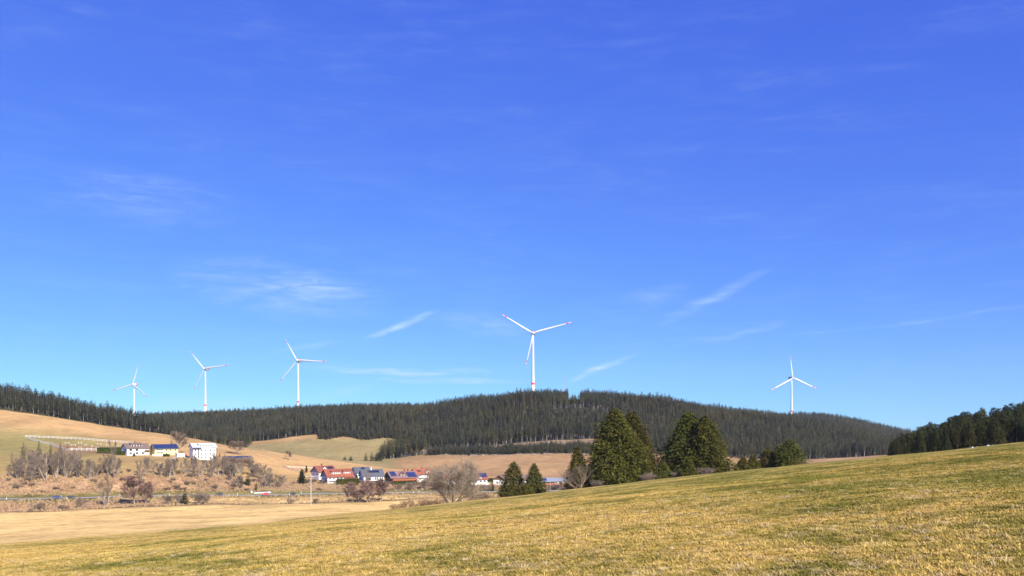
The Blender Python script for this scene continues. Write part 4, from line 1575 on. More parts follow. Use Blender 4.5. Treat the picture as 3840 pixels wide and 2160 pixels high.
def house(name, label, px, y, th, L, D, hw, pitch, wall, roof, wins=(), gwins=(), over=.7, solar=(), chim=(), dormers=(), balcony=None, gable_mat=None, sink=.2, door=None, dz=0.0, fm='frame_white', base_py=None):
    g = G(px, y) if base_py is None else Vector(((px - 1920) / F * y, y, zat(base_py, y)))
    o = empty(name, (g.x, g.y, g.z - sink + dz), R(th))
    tag(o, label, 'house' if 'house' in name or 'chalet' in name else 'building')
    tp = math.tan(R(pitch))
    rh = D / 2 * tp
    mb = MB()
    mb.box(-L / 2, L / 2, -D / 2, D / 2, -4.0, hw)
    mb.build('wall', M[wall], o)
    mb = MB()
    mb.prism([(-L / 2, -D / 2, hw), (-L / 2, D / 2, hw), (-L / 2, 0, hw + rh - .02)], (L, 0, 0))
    mb.build('gable', M[gable_mat or wall], o)
    # roof slabs
    th_ = .28
    e = D / 2 + over
    mb = MB()
    for s in (-1, 1):
        z_e = hw + rh - e * tp
        mb.prism([(-L / 2 - over, s * e, z_e + .05), (-L / 2 - over, 0, hw + rh + .05), (-L / 2 - over, 0, hw + rh + .05 + th_), (-L / 2 - over, s * e, z_e + .05 + th_)], (L + 2 * over, 0, 0))
    rf = mb.build('roof', M[roof], o)
    cp, sp = math.cos(R(pitch)), math.sin(R(pitch))

    def on_roof(a, t, lift):       # a along ridge, t 0 eave..1 ridge on the front slope
        yy = -e * (1 - t)
        return (a, yy, hw + rh + yy * tp + .05 + th_ / cp * .98 + lift)
    for (a0, a1, t0, t1, mt) in solar:
        nx = max(1, int(round((a1 - a0) / 1.7)))
        nz = max(1, int(round((t1 - t0) * e / cp / 1.2)))
        mb = MB()
        for i in range(nx):
            for j in range(nz):
                u0 = a0 + (a1 - a0) * (i + .03) / nx
                u1 = a0 + (a1 - a0) * (i + .97) / nx
                v0 = t0 + (t1 - t0) * (j + .03) / nz
                v1 = t0 + (t1 - t0) * (j + .97) / nz
                q = [Vector(on_roof(u0, v0, .05)), Vector(on_roof(u1, v0, .05)), Vector(on_roof(u1, v1, .05)), Vector(on_roof(u0, v1, .05))]
                mb.prism(q, Vector((0, -sp, cp)) * .09)
        mb.build('solar_panel', M[mt], rf)
    for (a, t, mt) in chim:
        p = on_roof(a, t, 0)
        mb = MB()
        mb.box(-.4, .4, -.4, .4, -1.2, 1.5)
        mb.box(-.5, .5, -.5, .5, 1.5, 1.7)
        mb.build('chimney', M[mt], rf, False, p)
    for (a0, a1, t0, hh, n_w, style) in dormers:
        # box dormer standing on the front slope
        yy = -e * (1 - t0)
        zf = hw + rh + yy * tp + .1
        w = a1 - a0
        dm = MB()
        zt = zf + hh
        yb = min((zt - hw - rh) / tp, -.3)
        if style == 'shed':
            dm.prism([(a0, yy, zf), (a0, yb, zt + .0), (a0, yy, zt)], (w, 0, 0))
            d = dm.build('dormer', M[wall], o)
            r2 = MB()
            ztop = zt + (yb - yy) * .30
            r2.prism([(a0 - .35, yy - .5, zt + .02), (a0 - .35, min(yb + 1.2, -.1), zt + (min(yb + 1.2, -.1) - yy + .5) * .33), (a0 - .35, min(yb + 1.2, -.1), zt + .22 + (min(yb + 1.2, -.1) - yy + .5) * .33), (a0 - .35, yy - .5, zt + .24)], (w + .7, 0, 0))
            r2.build('dormer_roof', M[roof], d)
        else:
            gh = w / 2 * .8
            dm.prism([(a0, yy, zf), (a1, yy, zf), (a1, yy, zf + hh * .5), ((a0 + a1) / 2, yy, zf + hh * .5 + gh), (a0, yy, zf + hh * .5)], (0, min(-yy - .3, 4), 0))
            d = dm.build('dormer', M[wall], o)
            r2 = MB()
            c = (a0 + a1) / 2
            zc = zf + hh * .5
            for s in (-1, 1):
                r2.prism([(c, yy - .5, zc + gh + .04), (c + s * (w / 2 + .5), yy - .5, zc - .38), (c + s * (w / 2 + .5), yy - .5, zc - .16), (c, yy - .5, zc + gh + .26)], (0, min(-yy, 4.5), 0))
            r2.build('dormer_roof', M[roof], d)
        for i in range(n_w):
            window(d, (a0 + w * (i + .5) / n_w, yy - .04, zf + hh * (.5 if style == 'shed' else .35)), 0, min(1.1, w / n_w * .6), min(.9, hh * .55), fm)
    for (a, z, w, h) in wins:
        window(o, (a, -D / 2 - .04, z), 0, w, h, fm)
    for (a, z, w, h) in gwins:
        window(o, (-L / 2 - .04, a, z), R(-90), w, h, fm)
    if balcony:
        a0, a1, z, dep, mt = balcony
        mb = MB()
        mb.box(a0, a1, -D / 2 - dep, -D / 2 + .05, z - .18, z)
        b = mb.build('balcony', M[mt], o)
        mb = MB()
        nb = int((a1 - a0) / .45)
        for i in range(nb):
            mb.box(a0 + (a1 - a0) * i / nb + .03, a0 + (a1 - a0) * (i + 1) / nb - .03, -D / 2 - dep, -D / 2 - dep + .06, z + .08, z + .95)
        mb.box(a0, a1, -D / 2 - dep - .03, -D / 2 - dep + .09, z + .951, z + 1.05)
        mb.build('railing', M[mt], b)
        npst = max(2, int((a1 - a0) / 3.5))
        mb = MB()
        for i in range(npst + 1):
            xx = a0 + (a1 - a0) * i / npst
            mb.box(xx - .09, xx + .09, -D / 2 - dep - .02, -D / 2 - dep + .16, z - 2.8, z - .181)
        mb.build('balcony_post', M[mt], b)
    if door:
        a, w, h = door
        mb = MB()
        mb.box(a - w / 2, a + w / 2, -D / 2 - .06, -D / 2 + .02, .1, h)
        mb.build('door', M['wood_brown'], o)
    return o


W2 = lambda xs, z, w=1.2, h=1.3: [(x, z, w, h) for x in xs]
house('white_house', 'white house with brown roof below the paddock, left of the yellow house', 508, 662, 42, 16, 12, 5.0, 28, 'render_white', 'tile_brown',
      W2((-5.5, -1), 3.7, 1.6, 1.4) + W2((-5.5, -1, 3.2), 1.3, 1.5, 1.2), [(-2.5, 3.7, 1.6, 1.3), (-2.2, 1.4, 1.4, 1.2), (2, 6.3, .9, .7)], over=.8,
      dormers=((-4.5, 3.5, .45, 1.2, 4, 'shed'),), chim=((-.5, .93, 'tile_brown'),), balcony=(4.2, 7.9, 2.7, 1.3, 'wood_brown'), fm='frame_brown')
house('yellow_house', 'yellow house with a blue solar roof between two white ones', 616, 668, 38, 17, 11.5, 4.9, 27, 'render_yellow', 'slate_roof',
      W2((-6.5, -5, -3.5), 3.6, 1.0, 2.0) + W2((0, 2.6, 6.5), 3.6, .9, 1.2) + W2((0, 3.2, 6.2), 1.2, .9, 1.4), [(1.5, 3.6, 1.0, .8), (-2.8, 1.1, 2.6, 1.4)], over=.7,
      solar=((-8.8, 8.8, .06, .96, 'solar_blue'),), balcony=(-7.5, -2.4, 2.5, 1.2, 'frame_white'))
g = G(668, 655)
o = empty('garage_annex', (g.x + 1.5, g.y, g.z - .2), R(38))
tag(o, 'small flat-roofed white annex at the right end of the yellow house', 'garage')
mb = MB(); mb.box(-2.6, 2.6, -2.4, 2.4, -2, 2.5); mb.build('wall', M['render_white'], o)
mb = MB(); mb.box(-2.8, 2.8, -2.6, 2.6, 2.51, 2.72); mb.build('roof', M['roof_pale'], o)
mb = MB(); mb.box(-1.6, 1.6, -2.46, -2.38, 0, 2.0); mb.build('door', M['metal_light'], o)
h3 = house('tall_white_building', 'tall white four-storey building with pale roof and solar panels, tallest of the hillside houses', 760, 655, 34, 16.5, 11, 9.2, 24, 'render_white', 'roof_pale',
           [(x, z, 1.1, 1.2) for z in (1.6, 4.2, 6.8) for x in (-6.6, -2.2, .8, 4.0, 6.8)] + [(-4.4, 4.5, .9, 6.8)], [(a, z, 1.3, 1.0) for z in (4.2, 6.8) for a in (-2.8, 2.4)], over=.8,
           solar=((-4.5, 5.6, .50, .80, 'solar_dark'),), dormers=((-3.8, 6.4, .22, 1.0, 5, 'shed'),), base_py=1722)
mb = MB()
mb.prism([(-9.5, -7.2, 8.4), (-9.5, 1.0, 11.6), (-9.5, 1.0, 11.85), (-9.5, -7.2, 8.65)], (7.2, 0, 0))
mb.build('lower_roof', M['solar_blue'], h3)
for px, y, lab, LL in ((869, 655, 'low shed with blue solar roof beside the tall white building', 10.5), (913, 662, 'low blue solar-roofed shed, right one of two beside the tall white building', 9.5)):
    house('solar_shed', lab, px, y, 12, LL, 7, 1.0, 17, 'wood_brown', 'slate_roof', (), (), over=.6, solar=((-LL / 2 - .4, LL / 2 + .4, .05, .97, 'solar_blue'),), fm='frame_brown', base_py=1722 if px < 900 else 1721)

house('old_house', 'old house with slate-grey gable and red-brown roof behind the long orange-roofed house', 1214, 642, 40, 14, 12, 5.6, 34, 'render_white', 'tile_redbrown',
      W2((-4, 0), 3.6), [(-1.2, 6.6, .9, 1.4), (.6, 6.6, .9, 1.4), (-3.2, 3.8, 1.2, 1.3), (2.5, 3.8, 1.2, 1.3)], over=.7, gable_mat='slate_wall',
      solar=((1.6, 6.2, .35, .85, 'solar_dark'),), dormers=((-2.6, .4, .5, 1.4, 1, 'gable'),), chim=((-1.8, .95, 'tile_redbrown'),), base_py=1797)
house('long_house', 'long house with orange tiled roof and two wide dormers in the village', 1264, 616, 33, 18.5, 12, 4.3, 38, 'render_white', 'tile_orange',
      W2((-7.4, -4.8, -2.0, .8), 2.6, 1.3, 1.4) + W2((3.4, 5.0, 6.6, 8.2), 3.3, .9, .9), [(-3, 2.6, 1.4, 1.2), (1, 2.6, 1.4, 1.2), (0, 6.2, 1.2, 1.1)], over=.8, gable_mat='slate_wall',
      dormers=((-5.6, 1.0, .36, 1.55, 5, 'shed'), (3.2, 8.2, .40, 1.5, 4, 'shed')), balcony=(-8.8, .5, 1.5, 1.4, 'frame_white'), base_py=1807)
g = G(1314, 606)
o = empty('carport', (g.x, g.y, zat(1806, 606)), R(12))
tag(o, 'low carport with dark red flat roof and orange boards behind the hedge', 'carport')
mb = MB(); mb.box(-3.2, 3.2, -2.2, 2.2, -1, 2.4); mb.build('wall', M['wood_orange'], o)
mb = MB(); mb.box(-4.2, 3.7, -2.7, 2.7, 2.41, 2.85); mb.build('roof', M['tile_redbrown'], o)
house('back_slate_house', 'white house with dark slate roof, partly hidden behind the larger slate-roofed one', 1353, 652, 38, 11.5, 9, 5.2, 38, 'render_white', 'slate_roof',
      W2((-3, 0), 3.6), [(-1.5, 3.7, 1.0, 1.6), (1.4, 3.7, 1.0, 1.2), (0, 6.2, .9, 1.3)], over=.8, solar=((-.6, 2.4, .55, .9, 'solar_dark'),), base_py=1796)
house('slate_house', 'white house with large dark slate roof, chimney and solar array', 1393, 622, 26, 15.2, 9.5, 4.2, 42, 'render_white', 'slate_roof',
      [(-3.6, 2.3, 3.6, 1.9)] + W2((1.6, 3.1, 4.9, 6.4), 2.3, 1.1, 1.9), [(-2, 2.4, 1.2, 1.4), (1.4, 2.4, 1.2, 1.4), (0, 5.6, 1.1, 1.4)], over=.6,
      solar=((-3.6, 5.0, .48, .80, 'solar_dark'),), chim=((-.4, .93, 'metal_light'),), base_py=1805)
house('wooden_chalet', 'brown wooden chalet with orange balcony and blue solar panels on its roof', 1504, 626, 31, 19, 12, 4.3, 32, 'wood_brown', 'tile_plum',
      W2((-6.8, -4, -1.2, 1.6, 4.4, 7.2), 3.3, 1.2, 1.2) + W2((-6, -2, 2.5, 6.5), .9, 1.6, 1.2), [(-2.5, 3.2, 1.2, 1.2), (1.5, 3.2, 1.2, 1.2), (0, 5.8, 1.4, 1.2)], over=1.3,
      solar=((-9.6, -5.4, .30, .95, 'solar_blue'), (2.6, 9.8, .10, .80, 'solar_blue')), dormers=((-3.2, 1.2, .30, 2.4, 2, 'gable'),), chim=((2.2, .90, 'tile_redbrown'), (5.0, .93, 'tile_redbrown')),
      balcony=(-9.2, 9.2, 2.2, 1.5, 'wood_orange'), base_py=1810, fm='frame_white')
house('orange_roof_house', 'white house with bright orange roof right of the wooden chalet', 1578, 652, 35, 12, 10, 5.6, 32, 'render_white', 'tile_bright',
      W2((-3.6, 3.2), 4.2) + W2((-3.4, .4, 3.6), 1.5), [(-2.2, 4.0, 1.1, 1.2), (1.6, 4.0, 1.1, 1.2), (0, 6.8, 1.2, 1.2)], over=1.0,
      solar=((-4.6, -1.2, .45, .75, 'solar_dark'), (2.8, 5.4, .55, .85, 'solar_dark')), chim=((.8, .9, 'tile_bright'),), dormers=((1.6, 5.2, .2, 2.2, 1, 'gable'),), balcony=(-5.6, 4.8, 2.8, 1.2, 'frame_white'), base_py=1803)
house('gabled_house', 'house with dark gable and grey-brown roof just right of the bright orange roof', 1634, 662, 52, 11, 9, 4.6, 34, 'wood_brown', 'tile_brown', W2((-2, 2), 2.6), [(0, 4.6, 1.1, 1.2), (-2, 2.4, 1.1, 1.2)], over=.9,
      solar=((-1, 5, .3, .8, 'solar_dark'),), base_py=1805)
house('low_brown_house', 'low house with wide red-brown roof behind the large many-stemmed bare tree', 1660, 634, 10, 17, 10, 2.9, 30, 'render_white', 'tile_redbrown', W2((-6, -3, 0, 3, 6), 1.6, 1.3, 1.2), [(0, 3.6, 1.2, 1.0)], over=.9, base_py=1812)
house('plum_roof_house', 'house with dark plum roof seen through the crown of the large bare tree', 1722, 640, 20, 13, 10, 3.6, 34, 'render_cream', 'tile_plum', W2((-4, -1, 2, 4.8), 1.9, 1.3, 1.2), [(0, 4.4, 1.2, 1.0)], over=.9, dormers=((-2, 2, .4, 1.4, 2, 'shed'),), base_py=1813)
house('red_roof_house', 'white house with red roof and blue solar panels right of the large bare tree', 1788, 640, 18, 13, 9.5, 3.8, 39, 'render_white', 'tile_redbrown', W2((-4.4, -1.6, 1.6, 4.6), 2.0, 1.3, 1.3), [(0, 5, 1.2, 1.2)], over=.8,
      solar=((.6, 6.8, .34, .97, 'solar_blue'),), dormers=((-4.6, -.6, .12, 1.9, 1, 'gable'), (-.4, 2.6, .1, 1.7, 1, 'gable')), base_py=1814)
house('gable_front_house', 'house with brown gable showing left of the wide bushy spruce', 1882, 645, 70, 11, 9, 3.6, 36, 'render_white', 'tile_brown', W2((-2, 2), 1.8), [(-2, 1.8, 1.2, 1.2), (1.6, 1.8, 1.2, 1.2)], over=.9, gable_mat='wood_brown', base_py=1816)
house('hidden_house', 'white house with pale brown roof seen between the two spruces at the field edge', 1972, 655, 14, 17, 10, 4.2, 34, 'render_white', 'tile_brown', W2((-6.5, -3.5, 0, 3.5, 6.5), 2.2, 1.4, 1.3), [(0, 5, 1.2, 1.2)], over=.8, base_py=1818)
house('blue_roof_house', 'low dark house with blue-grey roof right of the pointed spruce', 2046, 648, 16, 12, 9, 3.8, 24, 'wood_brown', 'roof_bluegrey', W2((-4, -1, 2, 4.6), 2.2, 1.2, 1.2), [(0, 2.4, 1.2, 1.2)], over=1.0, solar=((-5.6, 0, .2, .9, 'solar_blue'),), balcony=(-2, 5.8, 1.2, 1.3, 'wood_orange'), base_py=1822)
house('balcony_house', 'low house with grey roof and red-orange balcony left of the brow bare tree', 2106, 656, 12, 14, 9, 4.2, 22, 'render_white', 'roof_bluegrey', W2((-5, -2, 1.5, 4.6), 2.8, 1.2, 1.2), [(0, 2.8, 1.2, 1.2)], over=1.0, balcony=(-6.8, 3.0, 1.6, 1.3, 'wood_orange'), base_py=1822)


# leafless bushes in the village gardens and on the slope below them
for i in range(46):
    px = RND.uniform(1150, 2120)
    y = RND.choice((RND.uniform(596, 612), RND.uniform(598, 618), RND.uniform(660, 690)))
    g = G(px, max(y, lineY(12, px) + 8))
    plant('garden_bush', BUSH[RND.choice((0, 1, 2, 0))], g, RND.uniform(3, 6) / 6, RND.uniform(1.6, 3.6) / 5, 'leafless brown bush among the village gardens', 'bush', 'bushes in the village gardens', RND.uniform(0, 6.28))


for px, top, w, lab in ((850, 1708, 40, 'leafless bush below the left end of the low blue-roofed sheds'), (880, 1712, 44, 'leafless bush in front of the gap between the two blue-roofed sheds'),
                        (912, 1712, 44, 'leafless bush below the right one of the blue-roofed sheds'), (938, 1706, 34, 'leafless bush at the right end of the blue-roofed sheds')):
    bare_at(BUSH[1], px, 0, 0, 0, top, w, lab, 'bush', None, 'bare_bush', y=640)


# ------------------------------------------------------------------ hedges
def hedge(label, px, y, base_py, L, D, H, rz, seed, n=1500, mat='hedge_leaf'):
    rnd = random.Random(seed)
    mb = MB()
    mb.box(-L / 2 * .95, L / 2 * .95, -D / 2 * .85, D / 2 * .85, -1.0, H * .88)
    for i in range(n):
        f = rnd.random()
        if f < .45:
            p = Vector((rnd.uniform(-L / 2, L / 2), -D / 2 * rnd.uniform(.85, 1.05), rnd.uniform(0, H)))
            d = Vector((0, -1, .3))
        elif f < .8:
            p = Vector((rnd.uniform(-L / 2, L / 2), rnd.uniform(-D / 2, D / 2), H * rnd.uniform(.86, 1.02) * (1 + .06 * math.sin(i))))
            d = Vector((0, -.2, 1))
        else:
            p = Vector((rnd.choice((-1, 1)) * L / 2 * rnd.uniform(.94, 1.03), rnd.uniform(-D / 2, D / 2), rnd.uniform(0, H)))
            d = Vector((p.x / abs(p.x), 0, .3))
        d = (d + Vector((rnd.uniform(-.8, .8), rnd.uniform(-.8, .8), rnd.uniform(-.8, .8)))).normalized()
        a = d.orthogonal().normalized() * rnd.uniform(.10, .2)
        mb.face((p - a, p + a, p + d * rnd.uniform(.25, .5)))
    x = (px - 1920) / F * y
    o = mb.build('hedge', M[mat], None, False, (x, y, zat(base_py, y)), (0, 0, R(rz)))
    tag(o, label, 'hedge')


hedge('long clipped green hedge in front of the orange-roofed long house', 1306, 600, 1811, 14.5, 2.2, 2.8, 6, 1)
hedge('low dark hedge in front of the slate-roofed house with solar array', 1403, 606, 1812, 10.0, 1.4, 1.5, 10, 2, 900)
hedge('straight low green hedge in front of the wooden chalet', 1519, 610, 1815, 15.0, 1.4, 1.4, 8, 3, 1000)
hedge('dark green hedge between the paddock and the white house', 392, 668, 1692, 10.0, 2.4, 2.6, 6, 4, 900)
hedge('dark hedge just behind the left wall of the white house', 440, 672, 1690, 8.0, 2.0, 2.4, 6, 5, 700)
hedge('low bushes hedge along the left foot of the white house', 452, 655, 1702, 9.0, 2.2, 1.8, 12, 6, 700)
hedge('dark green hedge running down beside the red roof with solar panels', 1846, 668, 1806, 9.5, 2.0, 2.4, -12, 7, 800)
hedge('small clipped hedge in front of the yellow house', 624, 651, 1711, 4.4, 1.2, 1.5, 8, 8, 400)


def wall_line(label, pts, h, w, mat, y0, y1):
    mb = MB()
    P3 = [on(px, py, y0, y1) for px, py in pts]
    for a, b in zip(P3, P3[1:]):
        d = (b - a)
        n = Vector((-d.y, d.x, 0)).normalized() * w / 2
        q = [a - n, b - n, b + n, a + n]
        lo = [v - Vector((0, 0, .6)) for v in q]
        mb.prism(lo, (0, 0, h + .6))
    tag(mb.build('garden_wall', M[mat]), label, 'wall')


wall_line('pale straight garden wall running left from the old house', [(1076, 1752), (1110, 1753), (1182, 1756)], .8, .5, 'gravel_path', 690, 800)
wall_line('pale low wall slanting down towards the rounded evergreen', [(1058, 1750), (1090, 1760), (1124, 1771)], .7, .5, 'gravel_path', 680, 800)
wall_line('low white terrace wall in front of the yellow house', [(572, 1710), (612, 1711)], 1.4, .3, 'render_white', 630, 660)
wall_line('white terrace wall between hedge and the low brown-roofed house', [(1640, 1815), (1735, 1816)], 1.3, .3, 'render_white', 600, 660)
wall_line('white wall before the red roof with solar panels', [(1755, 1817), (1835, 1817)], 1.2, .3, 'render_white', 600, 660)
wall_line('white wall left of the white hedge-side house by the chalet', [(1446, 1812), (1468, 1812)], 2.0, .3, 'render_white', 600, 650)


# ------------------------------------------------------------------ paddock fence and jumps
M['fence_white'] = simple('fence_white', (.60, .60, .58), .6, .3, .04, .5)


def fence(label, pix, step, h):
    pts = [on(px, py, 640, 860) for px, py in pix]
    o = empty('paddock_fence', pts[0])
    tag(o, label, 'fence')
    base = pts[0]
    posts = []
    for a, b in zip(pts, pts[1:]):
        n = max(1, int((b - a).length / step))
        for i in range(n):
            p = a.lerp(b, i / n)
            p.z = T(p.x, p.y)
            posts.append(p)
    posts.append(pts[-1])
    pm = MB()
    pm.box(-.10, .10, -.10, .10, -.5, h)
    pm = pm.mesh('post', M['fence_white'])
    for p in posts:
        link('post', pm, o, p - base)
    for a, b in zip(posts, posts[1:]):
        for z in (h * .42, h * .9):
            mb = MB()
            d = b - a
            n = Vector((-d.y, d.x, 0)).normalized() * .05
            q = [a - base - n * 3, b - base - n * 3, b - base - n, a - base - n]
            mb.prism([v + Vector((0, 0, z - .11)) for v in q], (0, 0, .22))
            mb.build('rail', M['fence_white'], o)


fence('white rail fence along the upper side of the riding paddock', [(95, 1641), (250, 1648), (400, 1657), (465, 1662), (530, 1671), (572, 1682)], 3.4, 1.9)
fence('white rail fence along the lower side of the riding paddock', [(99, 1643), (190, 1669), (250, 1692), (362, 1691)], 3.4, 1.9)
for i, (px, py) in enumerate(((252, 1664), (275, 1672), (300, 1664), (322, 1671), (345, 1676), (300, 1681), (372, 1668), (335, 1685), (405, 1672), (440, 1676), (270, 1685), (365, 1682))):
    p = on(px, py, 640, 860)
    o = empty('jump_stand', p, R(30 * i))
    tag(o, 'small white show-jump with two posts and poles inside the riding paddock', 'show jump', 'jumps in the riding paddock')
    for s in (-1, 1):
        mb = MB(); mb.box(s * 1.6 - .1, s * 1.6 + .1, -.1, .1, -.3, 1.5); mb.build('post', M['fence_white'], o)
    mb = MB()
    mb.box(-1.5, 1.5, -.06, .06, .75, .9)
    mb.build('pole', M['fence_white'], o)


# ------------------------------------------------------------------ roadside things
def delineator(px, side):
    p, a = road_at(px, side)
    p.z = T(p.x, p.y)
    o = empty('marker_post', p, a)
    far = side < 0
    tag(o, 'white road marker post on the %s verge of the valley road' % ('far' if far else 'near'), 'marker post', 'marker posts on the %s verge' % ('far' if far else 'near'))
    mb = MB()
    mb.prism([(-.14, -.10, -.3), (.14, -.10, -.3), (.10, .12, -.3), (-.10, .12, -.3)], (0, 0, 1.62))
    mb.build('post', M['fence_white'], o)
    mb = MB()
    mb.box(-.15, .15, -.115, .125, .86, 1.08)
    mb.build('black_band', M['glass_dark'], o)


for px, s in ((24, -4.4), (232, 4.4), (246, -4.4), (453, 4.4), (640, 4.4), (854, -4.4), (896, 4.4), (1080, -4.4), (1135, 4.4), (1544, -4.4), (1578, 4.4), (1772, 4.4)):
    delineator(px, -s)

CARC = {}


def car(px, side, col, rough, label, name='car', van=False, heading=0, at=None):
    p, a = road_at(px, side) if at is None else (at, 0)
    o = empty(name, p, a + heading)
    if at is None:
        dpx = 6
        p2, _ = road_at(px + dpx, side)
        d = p2 - p
        o.rotation_euler = (0, -math.atan2(d.z, math.hypot(d.x, d.y)) * math.cos(heading), a + heading)
    tag(o, label, 'car' if not van else 'van')
    if col not in CARC:
        CARC[col] = simple('car_paint_%d' % len(CARC), col, .5, .2, .03, 1.0)
    L, W = 4.4, .88
    prof = [(-2.2, .35), (-2.2, .85), (-2.05, 1.0), (-1.2, 1.02), (1.0, .98), (1.95, .86), (2.2, .68), (2.2, .35)] if not van else [(-2.2, .35), (-2.2, 1.05), (-2.1, 1.1), (1.0, 1.1), (1.95, .95), (2.2, .75), (2.2, .35)]
    cab = [(-1.95, .98), (-1.55, 1.42), (-.4, 1.48), (.35, 1.42), (1.15, .96)] if not van else [(-2.12, 1.09), (-2.0, 1.95), (.6, 1.95), (1.45, 1.08)]
    def shell(poly, w0, w1):
        mb = MB()
        n = len(poly)
        zt = max(z for _, z in poly)
        zb = min(z for _, z in poly)
        wl = lambda z: w0 + (w1 - w0) * (z - zb) / (zt - zb)
        b = 0
        for s in (-1, 1):
            for (x, z) in poly:
                mb.v.append((x, s * wl(z), z))
        mb.f.append(tuple(range(n)))
        mb.f.append(tuple(reversed(range(n, 2 * n))))
        for i in range(n):
            j = (i + 1) % n
            mb.f.append((i, n + i, n + j, j))
        mb.mi = [0] * len(mb.f)
        return mb
    body = shell(prof, W, W * .97).build('body', CARC[col], o)
    shell(cab, W * .93, W * .74).build('window', M['glass_dark'], o)
    top = [(x, z) for x, z in cab if z > 1.3]
    mb = MB()
    x0, x1 = min(x for x, _ in top), max(x for x, _ in top)
    zt = max(z for _, z in top)
    mb.box(x0 + .05, x1 - .05, -W * .735, W * .735, zt - .045, zt + .03)
    mb.build('roof', CARC[col], o)
    tm = MB()
    for k in range(1):
        tm.lathe([(.05, -.11), (.33, -.11), (.33, .11), (.05, .11)], 14)
    tm = tm.mesh('tyre', M['glass_dark'])
    rm = MB()
    rm.lathe([(.20, -.115), (.20, .115), (.02, .12)], 10)
    rm = rm.mesh('rim', M['steel'])
    for x in (-1.35, 1.38):
        for s in (-1, 1):
            w = link('wheel', tm, o, (x, s * W * .93, .33), (R(90 * -s), 0, 0))
            link('rim', rm, w)
    for s in (-1, 1):
        mb = MB()
        mb.box(2.12, 2.215, s * .62 - .16, s * .62 + .16, .66, .78)
        mb.build('headlight', M['frame_white'], o)
        mb = MB()
        mb.box(-2.215, -2.1, s * .66 - .14, s * .66 + .14, .74, .92)
        mb.build('tail_light', M['turbine_red'], o)
    return o


car(211, 1.6, (.012, .03, .14), .3, 'blue car with lit headlights on the road, left of a dark one', heading=math.pi)
car(262, 1.6, (.016, .02, .016), .3, 'dark green-black car following the blue one on the road', heading=math.pi)
car(820, 1.6, (.025, .028, .028), .3, 'dark grey car on the road between the roadside spruce and red car', heading=math.pi)
car(993, 1.6, (.55, .03, .03), .3, 'bright red car on the road in front of the white tarpaulin', heading=math.pi)
car(1097, 1.6, (.025, .022, .025), .3, 'black car on the road right of the red one', heading=math.pi)
g = G(691, 664)
car(0, 0, (.50, .04, .035), .4, 'red vehicle parked between the yellow house and the tall white building', name='parked_vehicle', van=True, heading=.4, at=Vector((g.x, g.y, g.z - .05)))

# white tarpaulin-covered pile behind the red car
M['tarp'] = simple('tarp', (.62, .63, .64), .5, .4, .05, .8)
p0, a0 = road_at(994, -9.0)
o = empty('tarpaulin_pile', (p0.x, p0.y, T(p0.x, p0.y)), a0)
tag(o, 'long low pile under white tarpaulin at the roadside behind the red car', 'pile')
mb = MB()
rnd = random.Random(3)
rows = []
for i in range(25):
    x = -5.2 + 10.4 * i / 24
    hh = (.42 + .36 * (i / 24) + rnd.uniform(-.12, .12)) * (1 if 0 < i < 24 else .35)
    rows.append([(x, math.cos(t) * -(.75 + rnd.uniform(-.1, .1)), max(math.sin(t), 0) * hh - .15) for t in [math.pi * k / 7 for k in range(8)]])
for r_, r2_ in zip(rows, rows[1:]):
    for k in range(7):
        mb.face((r_[k], r2_[k], r2_[k + 1], r_[k + 1]))
mb.face(rows[0])
mb.face(list(reversed(rows[-1])))
mb.build('tarpaulin', M['tarp'], o, True)
mb = MB()
mb.lathe([(.05, -.5), (.55, -.42), (.68, 0), (.55, .42), (.05, .5)], 14)
mb.build('round_bale', M['tarp'], o, True, (-6.3, 0, .62), (R(90), 0, 0))

# power pole and other poles
M['pole_wood'] = simple('pole_wood', (.42, .38, .32), .8, .2, .12, .6)


def power_pole(px, py, y0, y1, top, label, arm=0.0, r=.2, name='power_pole', y=None):
    g = on(px, py, y0, y1) if y is None else G(px, y)
    h = zat(top, g.y) - g.z
    o = empty(name, g)
    tag(o, label, 'pole')
    mb = MB()
    mb.tube((0, 0, -1), (0, 0, h), r * 1.15, r * .8, 10, True)
    mb.build('pole', M['pole_wood'], o, False)
    if arm:
        mb = MB()
        mb.box(-arm, arm, -r - .16, -r - .01, h - .55, h - .25)
        c = mb.build('crossarm', M['pole_wood'], o)
        for x in (-arm * .9, -arm * .1, arm * .9):
            mb = MB()
            mb.lathe([(.06, 0), (.11, .12), (.07, .2), (.12, .32), (.04, .42)], 8)
            mb.build('insulator', M['metal_light'], c, False, (x, -r - .085, h - .25))


power_pole(1166, 1895, 400, 480, 1783, 'pale tall power pole with crossarm standing on the tan meadow', 3.0, .24)
power_pole(1111, 1828, 595, 640, 1796, 'short pale pole left of the rounded evergreen', 0, .16)
power_pole(1760, 0, 0, 0, 1785, 'thin grey pole seen through the large many-stemmed bare tree', 0, .14, y=520)
power_pole(2063, 0, 0, 0, 1800, 'thin pole before the blue-grey roofed house', 0, .13, y=600)
power_pole(1098, 1884, 440, 500, 1864, 'short stake in the meadow below the black car', 0, .12, 'wooden_stake')

